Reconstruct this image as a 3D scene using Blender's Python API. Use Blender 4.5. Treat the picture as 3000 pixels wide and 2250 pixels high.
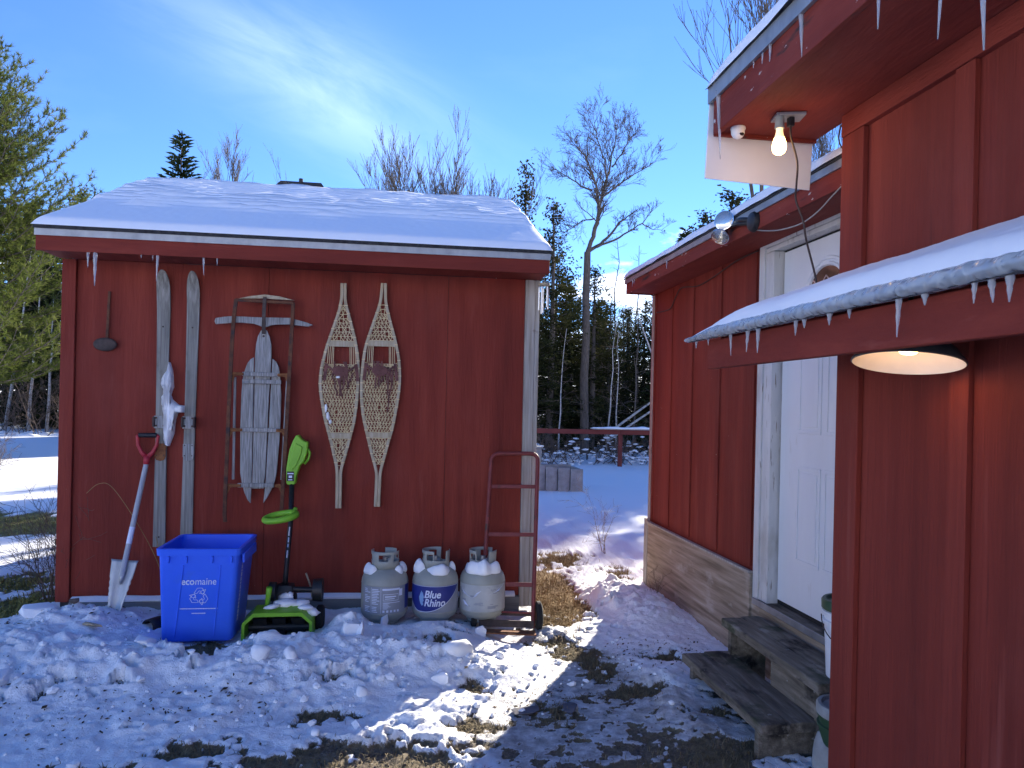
import bpy, bmesh, math, random
import numpy as np
from mathutils import Vector, Matrix, noise as mn

# ------------------------------------------------------------------ scene, camera, sky, sun
for o in list(bpy.data.objects): bpy.data.objects.remove(o)
scene = bpy.context.scene
COL = scene.collection
R = math.radians

SUN_AZ, SUN_EL = R(30.0), R(20.1)          # azimuth from +Y towards +X
cam_d = bpy.data.cameras.new("camera")
cam = bpy.data.objects.new("camera", cam_d); COL.objects.link(cam)
cam_d.sensor_width = 36.0
cam_d.lens = 36.0 * 2197.0 / 3000.0
cam_d.shift_y = 62.0 / 3000.0
cam_d.clip_start = 0.05; cam_d.clip_end = 2000
yaw, roll = R(7.95), 0.0226
fwd = Vector((math.sin(yaw), math.cos(yaw), 0)); rgt = Vector((math.cos(yaw), -math.sin(yaw), 0)); upv = Vector((0, 0, 1))
r2 = rgt * math.cos(roll) + upv * math.sin(roll)
u2 = upv * math.cos(roll) - rgt * math.sin(roll)
cam.matrix_world = Matrix(((r2.x, u2.x, -fwd.x, 0), (r2.y, u2.y, -fwd.y, 0), (r2.z, u2.z, -fwd.z, 1.55), (0, 0, 0, 1)))
scene.camera = cam

vs = scene.view_settings
vs.view_transform = 'Standard'; vs.look = 'None'; vs.gamma = 1.0; vs.use_curve_mapping = False
vs.exposure = 1.42

world = bpy.data.worlds.new("World"); scene.world = world; world.use_nodes = True

def build_world():
    nt = world.node_tree; nt.nodes.clear()
    N = nt.nodes.new; L = nt.links.new
    out = N('ShaderNodeOutputWorld'); bg = N('ShaderNodeBackground'); L(bg.outputs[0], out.inputs[0])
    sky = N('ShaderNodeTexSky'); sky.sky_type = 'NISHITA'; sky.sun_disc = False
    sky.sun_elevation = SUN_EL; sky.sun_rotation = SUN_AZ
    sky.air_density = 1.0; sky.dust_density = 0.0; sky.ozone_density = 3.0; sky.altitude = 300
    bg.inputs[1].default_value = 0.15
    tc = N('ShaderNodeTexCoord')
    nrm = N('ShaderNodeVectorMath'); nrm.operation = 'NORMALIZE'; L(tc.outputs['Generated'], nrm.inputs[0])
    sep = N('ShaderNodeSeparateXYZ'); L(nrm.outputs[0], sep.inputs[0])
    def math_(op, a, b=None, c=None, clamp=False):
        m = N('ShaderNodeMath'); m.operation = op; m.use_clamp = clamp
        for i, v in enumerate((a, b, c)):
            if v is None: continue
            if isinstance(v, (int, float)): m.inputs[i].default_value = v
            else: L(v, m.inputs[i])
        return m.outputs[0]
    def dot(v):
        d = N('ShaderNodeVectorMath'); d.operation = 'DOT_PRODUCT'; L(nrm.outputs[0], d.inputs[0]); d.inputs[1].default_value = v
        return d.outputs['Value']
    # a cirrus streak drifting over the shed, ragged along its length
    az, el = R(-6.3), R(22.0)
    c = Vector((math.sin(az) * math.cos(el), math.cos(az) * math.cos(el), math.sin(el)))
    e1 = Vector((math.cos(az), -math.sin(az), 0)); e2 = c.cross(e1) * -1
    if e2.z < 0: e2 = -e2
    t = R(-21)
    a1 = e1 * math.cos(t) + e2 * math.sin(t); a2 = -e1 * math.sin(t) + e2 * math.cos(t)
    s1, s2, s0 = dot(a1), dot(a2), dot(c)
    comb = N('ShaderNodeCombineXYZ'); L(math_('MULTIPLY', s1, 2.2), comb.inputs[0]); L(math_('MULTIPLY', s2, 7.5), comb.inputs[1])
    n1 = N('ShaderNodeTexNoise'); n1.inputs['Scale'].default_value = 2.0; n1.inputs['Detail'].default_value = 7; n1.inputs['Roughness'].default_value = .6
    n1.inputs['Distortion'].default_value = .5
    L(comb.outputs[0], n1.inputs['Vector'])
    q1 = math_('POWER', math_('DIVIDE', s1, .17), 2.0); q2 = math_('POWER', math_('DIVIDE', s2, .060), 2.0)
    mask = math_('EXPONENT', math_('MULTIPLY', math_('ADD', q1, q2), -1.0))
    mask = math_('MULTIPLY', mask, math_('GREATER_THAN', s0, 0.0))
    cir = math_('MULTIPLY', mask, math_('MULTIPLY_ADD', n1.outputs[0], 2.6, -.62, clamp=True), clamp=True)
    # thin cirrus veil everywhere else
    mp = N('ShaderNodeMapping'); mp.inputs['Scale'].default_value = (1.2, 3.0, 3.5); mp.inputs['Rotation'].default_value = (0, 0, .5); L(nrm.outputs[0], mp.inputs[0])
    n2 = N('ShaderNodeTexNoise'); n2.inputs['Scale'].default_value = 1.7; n2.inputs['Detail'].default_value = 6; n2.inputs['Roughness'].default_value = .55; L(mp.outputs[0], n2.inputs['Vector'])
    veil = math_('MULTIPLY', math_('MULTIPLY_ADD', n2.outputs[0], 3.2, -1.95, clamp=True), .12)
    # low cumulus bank close to the horizon, brightened all round as fill light
    mp2 = N('ShaderNodeMapping'); mp2.inputs['Scale'].default_value = (1, 1, 2.6); L(nrm.outputs[0], mp2.inputs[0])
    n3 = N('ShaderNodeTexNoise'); n3.inputs['Scale'].default_value = 5.0; n3.inputs['Detail'].default_value = 8; n3.inputs['Roughness'].default_value = .55; L(mp2.outputs[0], n3.inputs['Vector'])
    low = math_('MULTIPLY_ADD', sep.outputs[2], 1.75, .25)          # cloud thins out with height above the horizon
    cum = math_('MULTIPLY', math_('SUBTRACT', n3.outputs[0], low), 5.0, clamp=True)
    tot = math_('MAXIMUM', math_('MULTIPLY', cir, .65), veil, clamp=True)
    mix = N('ShaderNodeMix'); mix.data_type = 'RGBA'
    # deep winter blue: clear cold air, saturated away from the sun
    tint = N('ShaderNodeMix'); tint.data_type = 'RGBA'; tint.blend_type = 'MULTIPLY'; tint.inputs[0].default_value = 1.0
    L(sky.outputs[0], tint.inputs[6]); tint.inputs[7].default_value = (.33, .455, .71, 1); skyc = tint.outputs[2]
    L(tot, mix.inputs[0]); L(skyc, mix.inputs[6])
    # cloud light follows the sky behind it: brighter and less blue
    br = N('ShaderNodeMix'); br.data_type = 'RGBA'; br.blend_type = 'ADD'; br.inputs[0].default_value = 1.0
    L(skyc, br.inputs[6]); br.inputs[7].default_value = (1.7, 1.75, 1.8, 1)
    L(br.outputs[2], mix.inputs[7])
    mix2 = N('ShaderNodeMix'); mix2.data_type = 'RGBA'; L(cum, mix2.inputs[0]); L(mix.outputs[2], mix2.inputs[6]); mix2.inputs[7].default_value = (8.5, 8.6, 8.8, 1)
    L(mix2.outputs[2], bg.inputs[0])
build_world()

sd = bpy.data.lights.new("sun", 'SUN'); sun = bpy.data.objects.new("sun", sd); COL.objects.link(sun)
sd.energy = 5.0; sd.angle = R(.53); sd.color = (1.0, .91, .78)
sdir = Vector((math.sin(SUN_AZ) * math.cos(SUN_EL), math.cos(SUN_AZ) * math.cos(SUN_EL), math.sin(SUN_EL)))
sun.rotation_euler = sdir.to_track_quat('Z', 'Y').to_euler(); sun.location = sdir * 60

# ------------------------------------------------------------------ helpers
def tag(o, label=None, cat=None, group=None, kind=None):
    if label: o["label"] = label
    if cat: o["category"] = cat
    if group: o["group"] = group
    if kind: o["kind"] = kind
    return o

def thing(name, loc, label, cat, group=None, rz=0.0):
    o = bpy.data.objects.new(name, None); COL.objects.link(o)
    o.location = loc; o.rotation_euler = (0, 0, rz); o.empty_display_size = .1
    return tag(o, label, cat, group)

def origin(o):
    v = Vector((0, 0, 0))
    while o is not None: v = v + Vector(o.location); o = o.parent
    return v

class MB:
    def __init__(s): s.v = []; s.f = []
    def add(s, vs_, fs):
        k = len(s.v); s.v += [tuple(p) for p in vs_]; s.f += [tuple(i + k for i in f) for f in fs]; return s
    def box(s, x0, x1, y0, y1, z0, z1):
        return s.add([(x0,y0,z0),(x1,y0,z0),(x1,y1,z0),(x0,y1,z0),(x0,y0,z1),(x1,y0,z1),(x1,y1,z1),(x0,y1,z1)],
                     [(0,3,2,1),(4,5,6,7),(0,1,5,4),(1,2,6,5),(2,3,7,6),(3,0,4,7)])
    def beam(s, a, b, w, h, up=(0,0,1)):
        a, b = Vector(a), Vector(b); d = (b - a).normalized(); upx = Vector(up)
        sx = d.cross(upx)
        if sx.length < 1e-4: sx = d.cross(Vector((1,0,0)))
        sx.normalize(); uy = sx.cross(d)
        ps = []
        for p in (a, b):
            for i, j in ((-1,-1),(1,-1),(1,1),(-1,1)): ps.append(p + sx * (w/2*i) + uy * (h/2*j))
        return s.add(ps, [(0,1,2,3),(7,6,5,4),(0,4,5,1),(1,5,6,2),(2,6,7,3),(3,7,4,0)])
    def tube(s, pts, rad, seg=8, cap=True, closed=False):
        pts = [Vector(p) for p in pts]; n = len(pts)
        if not hasattr(rad, '__len__'): rad = [rad] * n
        rings = []; prev = None
        for i, p in enumerate(pts):
            if closed: d = pts[(i+1) % n] - pts[i-1]
            else: d = pts[min(i+1, n-1)] - pts[max(i-1, 0)]
            if d.length < 1e-9: d = Vector((0,0,1))
            d.normalize()
            if prev is None:
                a = d.orthogonal().normalized()
            else:
                a = prev - d * prev.dot(d)
                a = a.normalized() if a.length > 1e-6 else d.orthogonal().normalized()
            prev = a; b = d.cross(a)
            rings.append([p + (a * math.cos(2*math.pi*k/seg) + b * math.sin(2*math.pi*k/seg)) * rad[i] for k in range(seg)])
        fs = []
        m = n if closed else n - 1
        for i in range(m):
            for k in range(seg):
                i2 = (i+1) % n
                fs.append((i*seg+k, i*seg+(k+1) % seg, i2*seg+(k+1) % seg, i2*seg+k))
        if cap and not closed:
            fs.append(tuple(range(seg-1, -1, -1))); fs.append(tuple((n-1)*seg+k for k in range(seg)))
        return s.add([p for r_ in rings for p in r_], fs)
    def loft(s, rings, cap0=False, cap1=False):
        m = len(rings[0]); fs = []
        for i in range(len(rings)-1):
            for k in range(m): fs.append((i*m+k, i*m+(k+1) % m, (i+1)*m+(k+1) % m, (i+1)*m+k))
        if cap0: fs.append(tuple(range(m-1, -1, -1)))
        if cap1: fs.append(tuple((len(rings)-1)*m+k for k in range(m)))
        return s.add([p for r_ in rings for p in r_], fs)
    def lathe(s, prof, c=(0,0,0), seg=32, M=None, cap0=False, cap1=False):
        rings = []
        for r_, z in prof:
            ring = []
            for k in range(seg):
                a = 2*math.pi*k/seg; p = Vector((r_*math.cos(a), r_*math.sin(a), z))
                ring.append((M @ p) if M else p + Vector(c))
            rings.append(ring)
        return s.loft(rings, cap0, cap1)
    def prism(s, poly, f0, f1):                    # poly of 2D points, f0/f1 map a point to 3D
        n = len(poly)
        vs_ = [f0(*p) for p in poly] + [f1(*p) for p in poly]
        fs = [tuple(range(n-1, -1, -1)), tuple(range(n, 2*n))] + [(i, (i+1) % n, n+(i+1) % n, n+i) for i in range(n)]
        return s.add(vs_, fs)
    def xz(s, poly, y0, y1):                       # outline in the XZ plane given thickness along Y
        return s.prism(poly, lambda x, z: (x, y0, z), lambda x, z: (x, y1, z))
    def build(s, name, mat, parent=None, smooth=False, bevel=0.0, solid=0.0, kind=None, label=None):
        me = bpy.data.meshes.new(name)
        o_ = origin(parent)
        me.from_pydata([(p[0]-o_.x, p[1]-o_.y, p[2]-o_.z) for p in s.v], [], s.f)
        bm = bmesh.new(); bm.from_mesh(me); bmesh.ops.recalc_face_normals(bm, faces=bm.faces); bm.to_mesh(me); bm.free()
        return finish(me, name, mat, parent, smooth, bevel, solid, kind, label)

def finish(me, name, mat, parent=None, smooth=False, bevel=0.0, solid=0.0, kind=None, label=None):
    me.materials.append(mat)
    o = bpy.data.objects.new(name, me); COL.objects.link(o); o.parent = parent
    if smooth:
        me.polygons.foreach_set("use_smooth", [True] * len(me.polygons))
        if smooth == 'auto': me.set_sharp_from_angle(angle=R(40))
    if solid:
        m = o.modifiers.new("solid", 'SOLIDIFY'); m.thickness = solid; m.offset = 0
    if bevel:
        m = o.modifiers.new("bevel", 'BEVEL'); m.width = bevel; m.segments = 2; m.limit_method = 'ANGLE'; m.angle_limit = R(40)
    if kind: o["kind"] = kind
    if label: o["label"] = label
    return o

def mesh_np(name, verts, faces, attrs=None):       # verts (n,3), faces (m,k)
    verts = np.asarray(verts, dtype=np.float32); faces = np.asarray(faces, dtype=np.int32)
    me = bpy.data.meshes.new(name); m, k = faces.shape
    me.vertices.add(len(verts)); me.vertices.foreach_set("co", verts.ravel())
    me.loops.add(m*k); me.loops.foreach_set("vertex_index", faces.ravel())
    me.polygons.add(m); me.polygons.foreach_set("loop_start", np.arange(0, m*k, k, dtype=np.int32))
    me.update(calc_edges=True); me.validate()
    for n_, a in (attrs or {}).items():
        at = me.attributes.new(n_, 'FLOAT', 'POINT'); at.data.foreach_set("value", np.asarray(a, dtype=np.float32))
    return me

# ---- noise on arrays
_rng = np.random.default_rng(7); _T = _rng.random((256, 256)); _JX = _rng.random((256, 256)); _JY = _rng.random((256, 256))
def vn(x, y, o=0):
    x = np.asarray(x, float) + o*17.37; y = np.asarray(y, float) + o*9.71
    xi = np.floor(x).astype(int); yi = np.floor(y).astype(int); fx = x-xi; fy = y-yi
    fx = fx*fx*fx*(fx*(fx*6-15)+10); fy = fy*fy*fy*(fy*(fy*6-15)+10)
    a = _T[xi & 255, yi & 255]; b = _T[(xi+1) & 255, yi & 255]; c = _T[xi & 255, (yi+1) & 255]; d = _T[(xi+1) & 255, (yi+1) & 255]
    return (a*(1-fx)+b*fx)*(1-fy)+(c*(1-fx)+d*fx)*fy
def fbm(x, y, oct_=4, o=0, gain=.5):
    s, a, f, t = 0, 1.0, 1.0, 0
    for i in range(oct_): s = s + a*vn(x*f, y*f, o+i*3); t += a; a *= gain; f *= 2.03
    return s/t
def worley(x, y, o=0):
    x = np.asarray(x, float)+o*13.1; y = np.asarray(y, float)+o*5.3
    xi = np.floor(x).astype(int); yi = np.floor(y).astype(int); d1 = np.full(x.shape, 9.); cid = np.zeros(x.shape)
    for i in (-1,0,1):
        for j in (-1,0,1):
            cx, cy = xi+i, yi+j
            px = cx + _JX[cx & 255, cy & 255]; py = cy + _JY[cx & 255, cy & 255]
            d = np.hypot(px-x, py-y); w = d < d1
            cid = np.where(w, _T[(cx*7) & 255, (cy*3) & 255], cid); d1 = np.where(w, d, d1)
    return d1, cid
def sst(a, b, x): t = np.clip((x-a)/(b-a), 0, 1); return t*t*(3-2*t)

# ------------------------------------------------------------------ materials
def col4(c): return (c[0], c[1], c[2], 1)
def surf(name, stops, scale=5., stretch=(1,1,1), rough=.8, bump=.0, bscale=None, bstretch=None, spots=(), metal=0., spec=.4, detail=6, rough_var=0., world_pos=False, dist=.01):
    m = bpy.data.materials.new(name); m.use_nodes = True; nt = m.node_tree; N = nt.nodes.new; L = nt.links.new
    b = nt.nodes['Principled BSDF']
    tc = N('ShaderNodeTexCoord'); src = tc.outputs['Object']
    if world_pos:
        g = N('ShaderNodeNewGeometry'); src = g.outputs['Position']
    def noise(sc, st, det=6):
        mp = N('ShaderNodeMapping'); mp.inputs['Scale'].default_value = st; L(src, mp.inputs[0])
        n = N('ShaderNodeTexNoise'); n.inputs['Scale'].default_value = sc; n.inputs['Detail'].default_value = det; n.inputs['Roughness'].default_value = .6
        L(mp.outputs[0], n.inputs['Vector']); return n.outputs[0]
    n = noise(scale, stretch, detail)
    r = N('ShaderNodeValToRGB'); el = r.color_ramp.elements
    el[0].position, el[0].color = stops[0][0], col4(stops[0][1]); el[1].position, el[1].color = stops[-1][0], col4(stops[-1][1])
    for p, c in stops[1:-1]:
        e = el.new(p); e.color = col4(c)
    L(n, r.inputs[0]); out = r.outputs[0]
    for (c, sc, st, lo, hi) in spots:
        sn = noise(sc, st, 5); mr = N('ShaderNodeMapRange'); mr.inputs[1].default_value = lo; mr.inputs[2].default_value = hi; L(sn, mr.inputs[0])
        mx = N('ShaderNodeMix'); mx.data_type = 'RGBA'; L(mr.outputs[0], mx.inputs[0]); L(out, mx.inputs[6]); mx.inputs[7].default_value = col4(c); out = mx.outputs[2]
    L(out, b.inputs['Base Color'])
    b.inputs['Roughness'].default_value = rough; b.inputs['Metallic'].default_value = metal; b.inputs['Specular IOR Level'].default_value = spec
    if rough_var:
        mr = N('ShaderNodeMapRange'); mr.inputs[3].default_value = rough-rough_var; mr.inputs[4].default_value = min(1, rough+rough_var); L(n, mr.inputs[0]); L(mr.outputs[0], b.inputs['Roughness'])
    if bump:
        bn = noise(bscale or scale*3, bstretch or stretch, 6)
        bp = N('ShaderNodeBump'); bp.inputs['Strength'].default_value = bump; bp.inputs['Distance'].default_value = dist; L(bn, bp.inputs['Height']); L(bp.outputs[0], b.inputs['Normal'])
    return m

def red_paint(name, stretch, extra=()):
    return surf(name, [(.25,(.135,.021,.014)),(.5,(.198,.031,.020)),(.75,(.275,.050,.031))], 6, stretch, 0.76, .9, 60, stretch,
                spots=[((.05,.010,.009), 2.2, stretch, .60, .85), ((.26,.065,.048), 14, stretch, .62, .80), ((.25,.055,.040), 1.3, (1,1,.6), .52, .85)] + list(extra), spec=.22, dist=.006)
M = {}
chips = [((.62,.56,.50), 40, (1,1,.7), .735, .75)]
M['red'] = red_paint('red_barn_paint', (1,1,.10), chips)
M['red_wall2'] = red_paint('red_barn_paint_streaked', (1,1,.05), [((.05,.012,.012), 5, (3,3,.12), .66, .78)])
M['red_trim_x'] = red_paint('red_trim_paint', (.12,1,1), [((.022,.018,.018), 2.0, (1.4,2,2), .63, .78), ((.62,.58,.52), 40, (.5,1,1), .78, .80)])
M['red_trim_y'] = red_paint('red_fascia_paint', (1,.12,1), [((.045,.028,.024), 7, (1,.35,1.6), .60, .68), ((.55,.50,.47), 22, (1,.6,1.2), .665, .69)])
M['red_soffit'] = red_paint('red_soffit_paint', (1,.2,1))
M['plain_red'] = surf('faded_red_rail_paint', [(.3,(.13,.025,.02)),(.7,(.19,.04,.03))], 4, (1,1,1), .8)
M['wood_grey'] = surf('weathered_grey_wood', [(.25,(.11,.108,.10)),(.5,(.29,.285,.275)),(.75,(.47,.465,.455))], 12, (9,9,.55), .85, .6, 14, (9,9,.5), spots=[((.06,.055,.05), 7, (9,9,.4), .62, .74)], dist=.003)
M['wood_post'] = surf('weathered_post_wood', [(.25,(.22,.19,.16)),(.5,(.36,.33,.29)),(.75,(.47,.45,.42))], 6, (9,9,.4), .85, .5, 12, (9,9,.4), spots=[((.13,.08,.05), 3, (2,2,2.2), .66, .75)], dist=.003)
M['wood_ski'] = surf('old_ski_wood', [(.25,(.11,.105,.09)),(.5,(.235,.225,.20)),(.75,(.36,.35,.325))], 7, (9,9,.35), .8, .5, 12, (9,9,.4), spots=[((.10,.10,.06), 3, (2,2,1), .58, .72)], dist=.002)
M['wood_tan'] = surf('bent_ash_frame', [(.25,(.30,.23,.14)),(.5,(.45,.37,.25)),(.75,(.55,.48,.37))], 9, (5,5,.6), .7, .3, 20, (5,5,1), dist=.002)
M['lacing'] = surf('rawhide_lacing', [(.3,(.58,.43,.22)),(.7,(.76,.62,.37))], 14, (1,1,1), .6)
M['leather'] = surf('dry_brown_leather', [(.3,(.10,.038,.034)),(.7,(.21,.088,.075))], 20, (1,1,1), .85, .4, 60)
M['ply'] = surf('weathered_plywood', [(.25,(.12,.085,.055)),(.42,(.24,.185,.125)),(.58,(.36,.285,.21)),(.75,(.50,.43,.34))], 3.6, (.5,.42,8), .85, .5, 9, (1,.6,9),
                spots=[((.50,.44,.37), 3.2, (1,1,2.2), .58, .75), ((.13,.10,.07), 2, (1,.5,3), .62, .8)], dist=.004)
M['step'] = surf('mossy_step_plank', [(.25,(.07,.058,.044)),(.5,(.165,.14,.105)),(.75,(.31,.27,.215))], 5, (6,.6,6), .9, .8, 14, (8,.6,8), spots=[((.060,.066,.034), 4, (1,1,1), .54, .66), ((.026,.022,.017), 7, (1,.5,1), .55, .66), ((.30,.27,.22), 9, (1,.35,1), .60, .70), ((.36,.35,.33), 16, (1,1,1), .68, .73)], dist=.010)
M['sill'] = surf('grey_sill_timber', [(.3,(.13,.13,.125)),(.7,(.23,.23,.225))], 5, (.4,3,3), .85, .4, 20, (.4,4,4))
M['rust'] = surf('rusty_iron', [(.25,(.045,.022,.016)),(.5,(.11,.045,.025)),(.75,(.20,.085,.04))], 16, (1,1,1), .85, .4, 60, spots=[((.035,.03,.032), 9, (1,1,1), .55, .7)])
M['rust_orange'] = surf('orange_rust', [(.3,(.15,.05,.02)),(.7,(.30,.13,.05))], 20, (1,1,1), .9, .4, 60)
M['iron_dark'] = surf('blackened_iron', [(.3,(.04,.03,.027)),(.7,(.10,.07,.06))], 22, (1,1,1), .75, .4, 70)
M['truck_red'] = surf('worn_red_enamel', [(.3,(.16,.030,.026)),(.7,(.24,.05,.045))], 14, (1,1,1), .55, .3, 60, spots=[((.10,.045,.03), 18, (1,1,1), .58, .68)])
M['galv'] = surf('galvanised_flashing', [(.3,(.24,.25,.26)),(.7,(.38,.39,.40))], 5, (2,2,1), .45, .15, 20, metal=.6, spots=[((.5,.5,.48), 9, (1,1,4), .65, .8)])
M['shingle'] = surf('dark_shingle', [(.3,(.018,.018,.02)),(.7,(.05,.05,.055))], 30, (1,1,1), .9, .6, 90)
M['white'] = surf('door_white_paint', [(.3,(.66,.67,.68)),(.7,(.74,.75,.76))], 3, (1,1,.3), .42, .05, 40, spots=[((.48,.44,.36), 4, (2,2,.6), .64, .85), ((.42,.40,.36), 30, (1,2,.2), .70, .80)])
M['casing'] = surf('peeling_white_casing', [(.3,(.52,.52,.50)),(.7,(.66,.66,.64))], 6, (2,2,.4), .65, .3, 30, (2,2,.6), spots=[((.27,.235,.19), 9, (6,6,.5), .62, .66), ((.38,.36,.31), 3, (1,1,.5), .58, .75)])
M['board_white'] = surf('white_panel_board', [(.3,(.74,.74,.75)),(.7,(.80,.80,.81))], 2, (1,1,1), .45, spots=[((.35,.28,.2), 40, (1,1,1), .76, .80)])
M['black'] = surf('black_plastic', [(.3,(.012,.012,.013)),(.7,(.022,.022,.024))], 12, (1,1,1), .45, .1, 60)
M['rubber'] = surf('black_rubber', [(.3,(.012,.012,.012)),(.7,(.03,.029,.028))], 12, (1,1,1), .85, .3, 60)
M['cord'] = surf('dark_cord', [(.3,(.03,.022,.02)),(.7,(.06,.04,.035))], 12, (1,1,1), .6)
M['cord_light'] = surf('pale_grey_wire', [(.3,(.26,.24,.22)),(.7,(.34,.31,.29))], 12, (1,1,1), .6)
M['chrome'] = surf('reflector_metal', [(.3,(.80,.80,.80)),(.7,(.88,.88,.88))], 6, (1,1,1), .12, metal=1.0)
M['alu'] = surf('aluminium_tube', [(.3,(.62,.62,.62)),(.7,(.75,.75,.75))], 20, (1,1,.2), .28, metal=.9)
M['blue'] = surf('blue_bin_plastic', [(.3,(.035,.135,.86)),(.7,(.05,.17,.93))], 3, (1,1,1), .38, .08, 60, spots=[((.06,.16,.66), 5, (1,1,1), .62, .85)])
M['print'] = surf('white_print', [(.3,(.60,.66,.82)),(.7,(.72,.77,.90))], 30, (1,1,1), .5)
M['green'] = surf('lime_green_plastic', [(.3,(.165,.42,.022)),(.7,(.215,.50,.032))], 4, (1,1,1), .40, .06, 50)
M['green_dark'] = surf('dark_green_lid', [(.3,(.02,.06,.028)),(.7,(.035,.085,.04))], 5, (1,1,1), .45)
M['red_plastic'] = surf('red_grip_plastic', [(.3,(.33,.018,.03)),(.7,(.42,.028,.042))], 8, (1,1,1), .4)
M['steel'] = surf('brushed_shovel_steel', [(.3,(.36,.37,.37)),(.7,(.50,.51,.51))], 9, (4,4,.5), .42, .15, 40, (6,6,.5), metal=.55)
M['shaft'] = surf('grey_painted_shaft', [(.3,(.34,.36,.39)),(.7,(.44,.46,.49))], 12, (1,1,.5), .42)
M['tank'] = surf('grey_tank_enamel', [(.3,(.30,.31,.27)),(.7,(.41,.42,.37))], 4, (1,1,1), .42, .1, 60, spots=[((.30,.31,.27), 3, (1,1,1), .58, .8)])
M['tank_label'] = surf('silver_grey_label', [(.3,(.25,.27,.31)),(.7,(.33,.35,.39))], 6, (1,1,1), .45)
M['tank_label_pale'] = surf('pale_torn_label', [(.3,(.34,.36,.37)),(.55,(.45,.47,.47)),(.7,(.54,.55,.55))], 7, (1,1,.6), .5, spots=[((.30,.32,.36), 9, (1,1,1.6), .60, .66)])
M['tank_blue'] = surf('navy_blue_label', [(.3,(.018,.030,.20)),(.7,(.026,.042,.26))], 6, (1,1,1), .35)
M['pale_blue'] = surf('pale_blue_print', [(.3,(.20,.36,.62)),(.7,(.28,.45,.70))], 20, (1,1,1), .4)
M['dark_print'] = surf('dark_grey_print', [(.3,(.07,.08,.1)),(.7,(.1,.11,.13))], 30, (1,1,1), .5)
M['pail'] = surf('white_pail_plastic', [(.3,(.68,.70,.72)),(.7,(.76,.78,.79))], 5, (1,1,1), .4)
M['concrete'] = surf('grey_concrete', [(.3,(.25,.25,.23)),(.7,(.42,.42,.40))], 8, (1,1,1), .9, .4, 50, spots=[((.16,.17,.12), 4, (1,1,1), .58, .75)])
M['slate'] = surf('slate_stone', [(.3,(.07,.07,.09)),(.7,(.13,.13,.16))], 8, (1,1,1), .8, .4, 50)
M['shade_metal'] = surf('dark_enamel_shade', [(.3,(.05,.052,.056)),(.7,(.085,.088,.092))], 9, (1,1,1), .4)
M['shade_white'] = surf('white_enamel_inside', [(.3,(.72,.70,.66)),(.7,(.80,.78,.74))], 9, (1,1,1), .45, .1, 40)
M['bark'] = surf('grey_brown_bark', [(.3,(.065,.052,.042)),(.7,(.16,.135,.115))], 14, (3,3,.6), .95, .6, 30, (3,3,.6))
M['bark_pale'] = surf('pale_bark', [(.3,(.30,.28,.25)),(.7,(.52,.50,.47))], 5, (1,1,3), .9, spots=[((.08,.07,.065), 6, (1,1,4), .56, .66)])
M['twig'] = surf('brown_twig', [(.3,(.085,.058,.042)),(.7,(.17,.125,.095))], 12, (1,1,1), .95)
M['straw'] = surf('dry_straw_grass', [(.3,(.20,.125,.045)),(.7,(.40,.28,.12))], 11, (1,1,1), .95, world_pos=True)
M['litter'] = surf('dead_leaf_litter', [(.3,(.035,.022,.014)),(.7,(.12,.07,.038))], 20, (1,1,1), .95, world_pos=True)
M['rock'] = surf('brown_stone', [(.3,(.06,.05,.045)),(.7,(.14,.115,.10))], 10, (1,1,1), .9, .4, 40)

def snow_mat(name, tint=(.90,.92,.94), bscale=38, bump=.35, dist=.012):
    m = bpy.data.materials.new(name); m.use_nodes = True; nt = m.node_tree; N = nt.nodes.new; L = nt.links.new; b = nt.nodes['Principled BSDF']
    b.inputs['Base Color'].default_value = col4(tint); b.inputs['Roughness'].default_value = .72; b.inputs['Specular IOR Level'].default_value = .25
    g = N('ShaderNodeNewGeometry')
    n = N('ShaderNodeTexNoise'); n.inputs['Scale'].default_value = bscale; n.inputs['Detail'].default_value = 7; n.inputs['Roughness'].default_value = .65; L(g.outputs['Position'], n.inputs['Vector'])
    bp = N('ShaderNodeBump'); bp.inputs['Strength'].default_value = bump; bp.inputs['Distance'].default_value = dist; L(n.outputs[0], bp.inputs['Height']); L(bp.outputs[0], b.inputs['Normal'])
    return m
M['snow'] = snow_mat('snow')
M['snow_smooth'] = snow_mat('wind_packed_snow', bscale=30, bump=.15, dist=.006)

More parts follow.
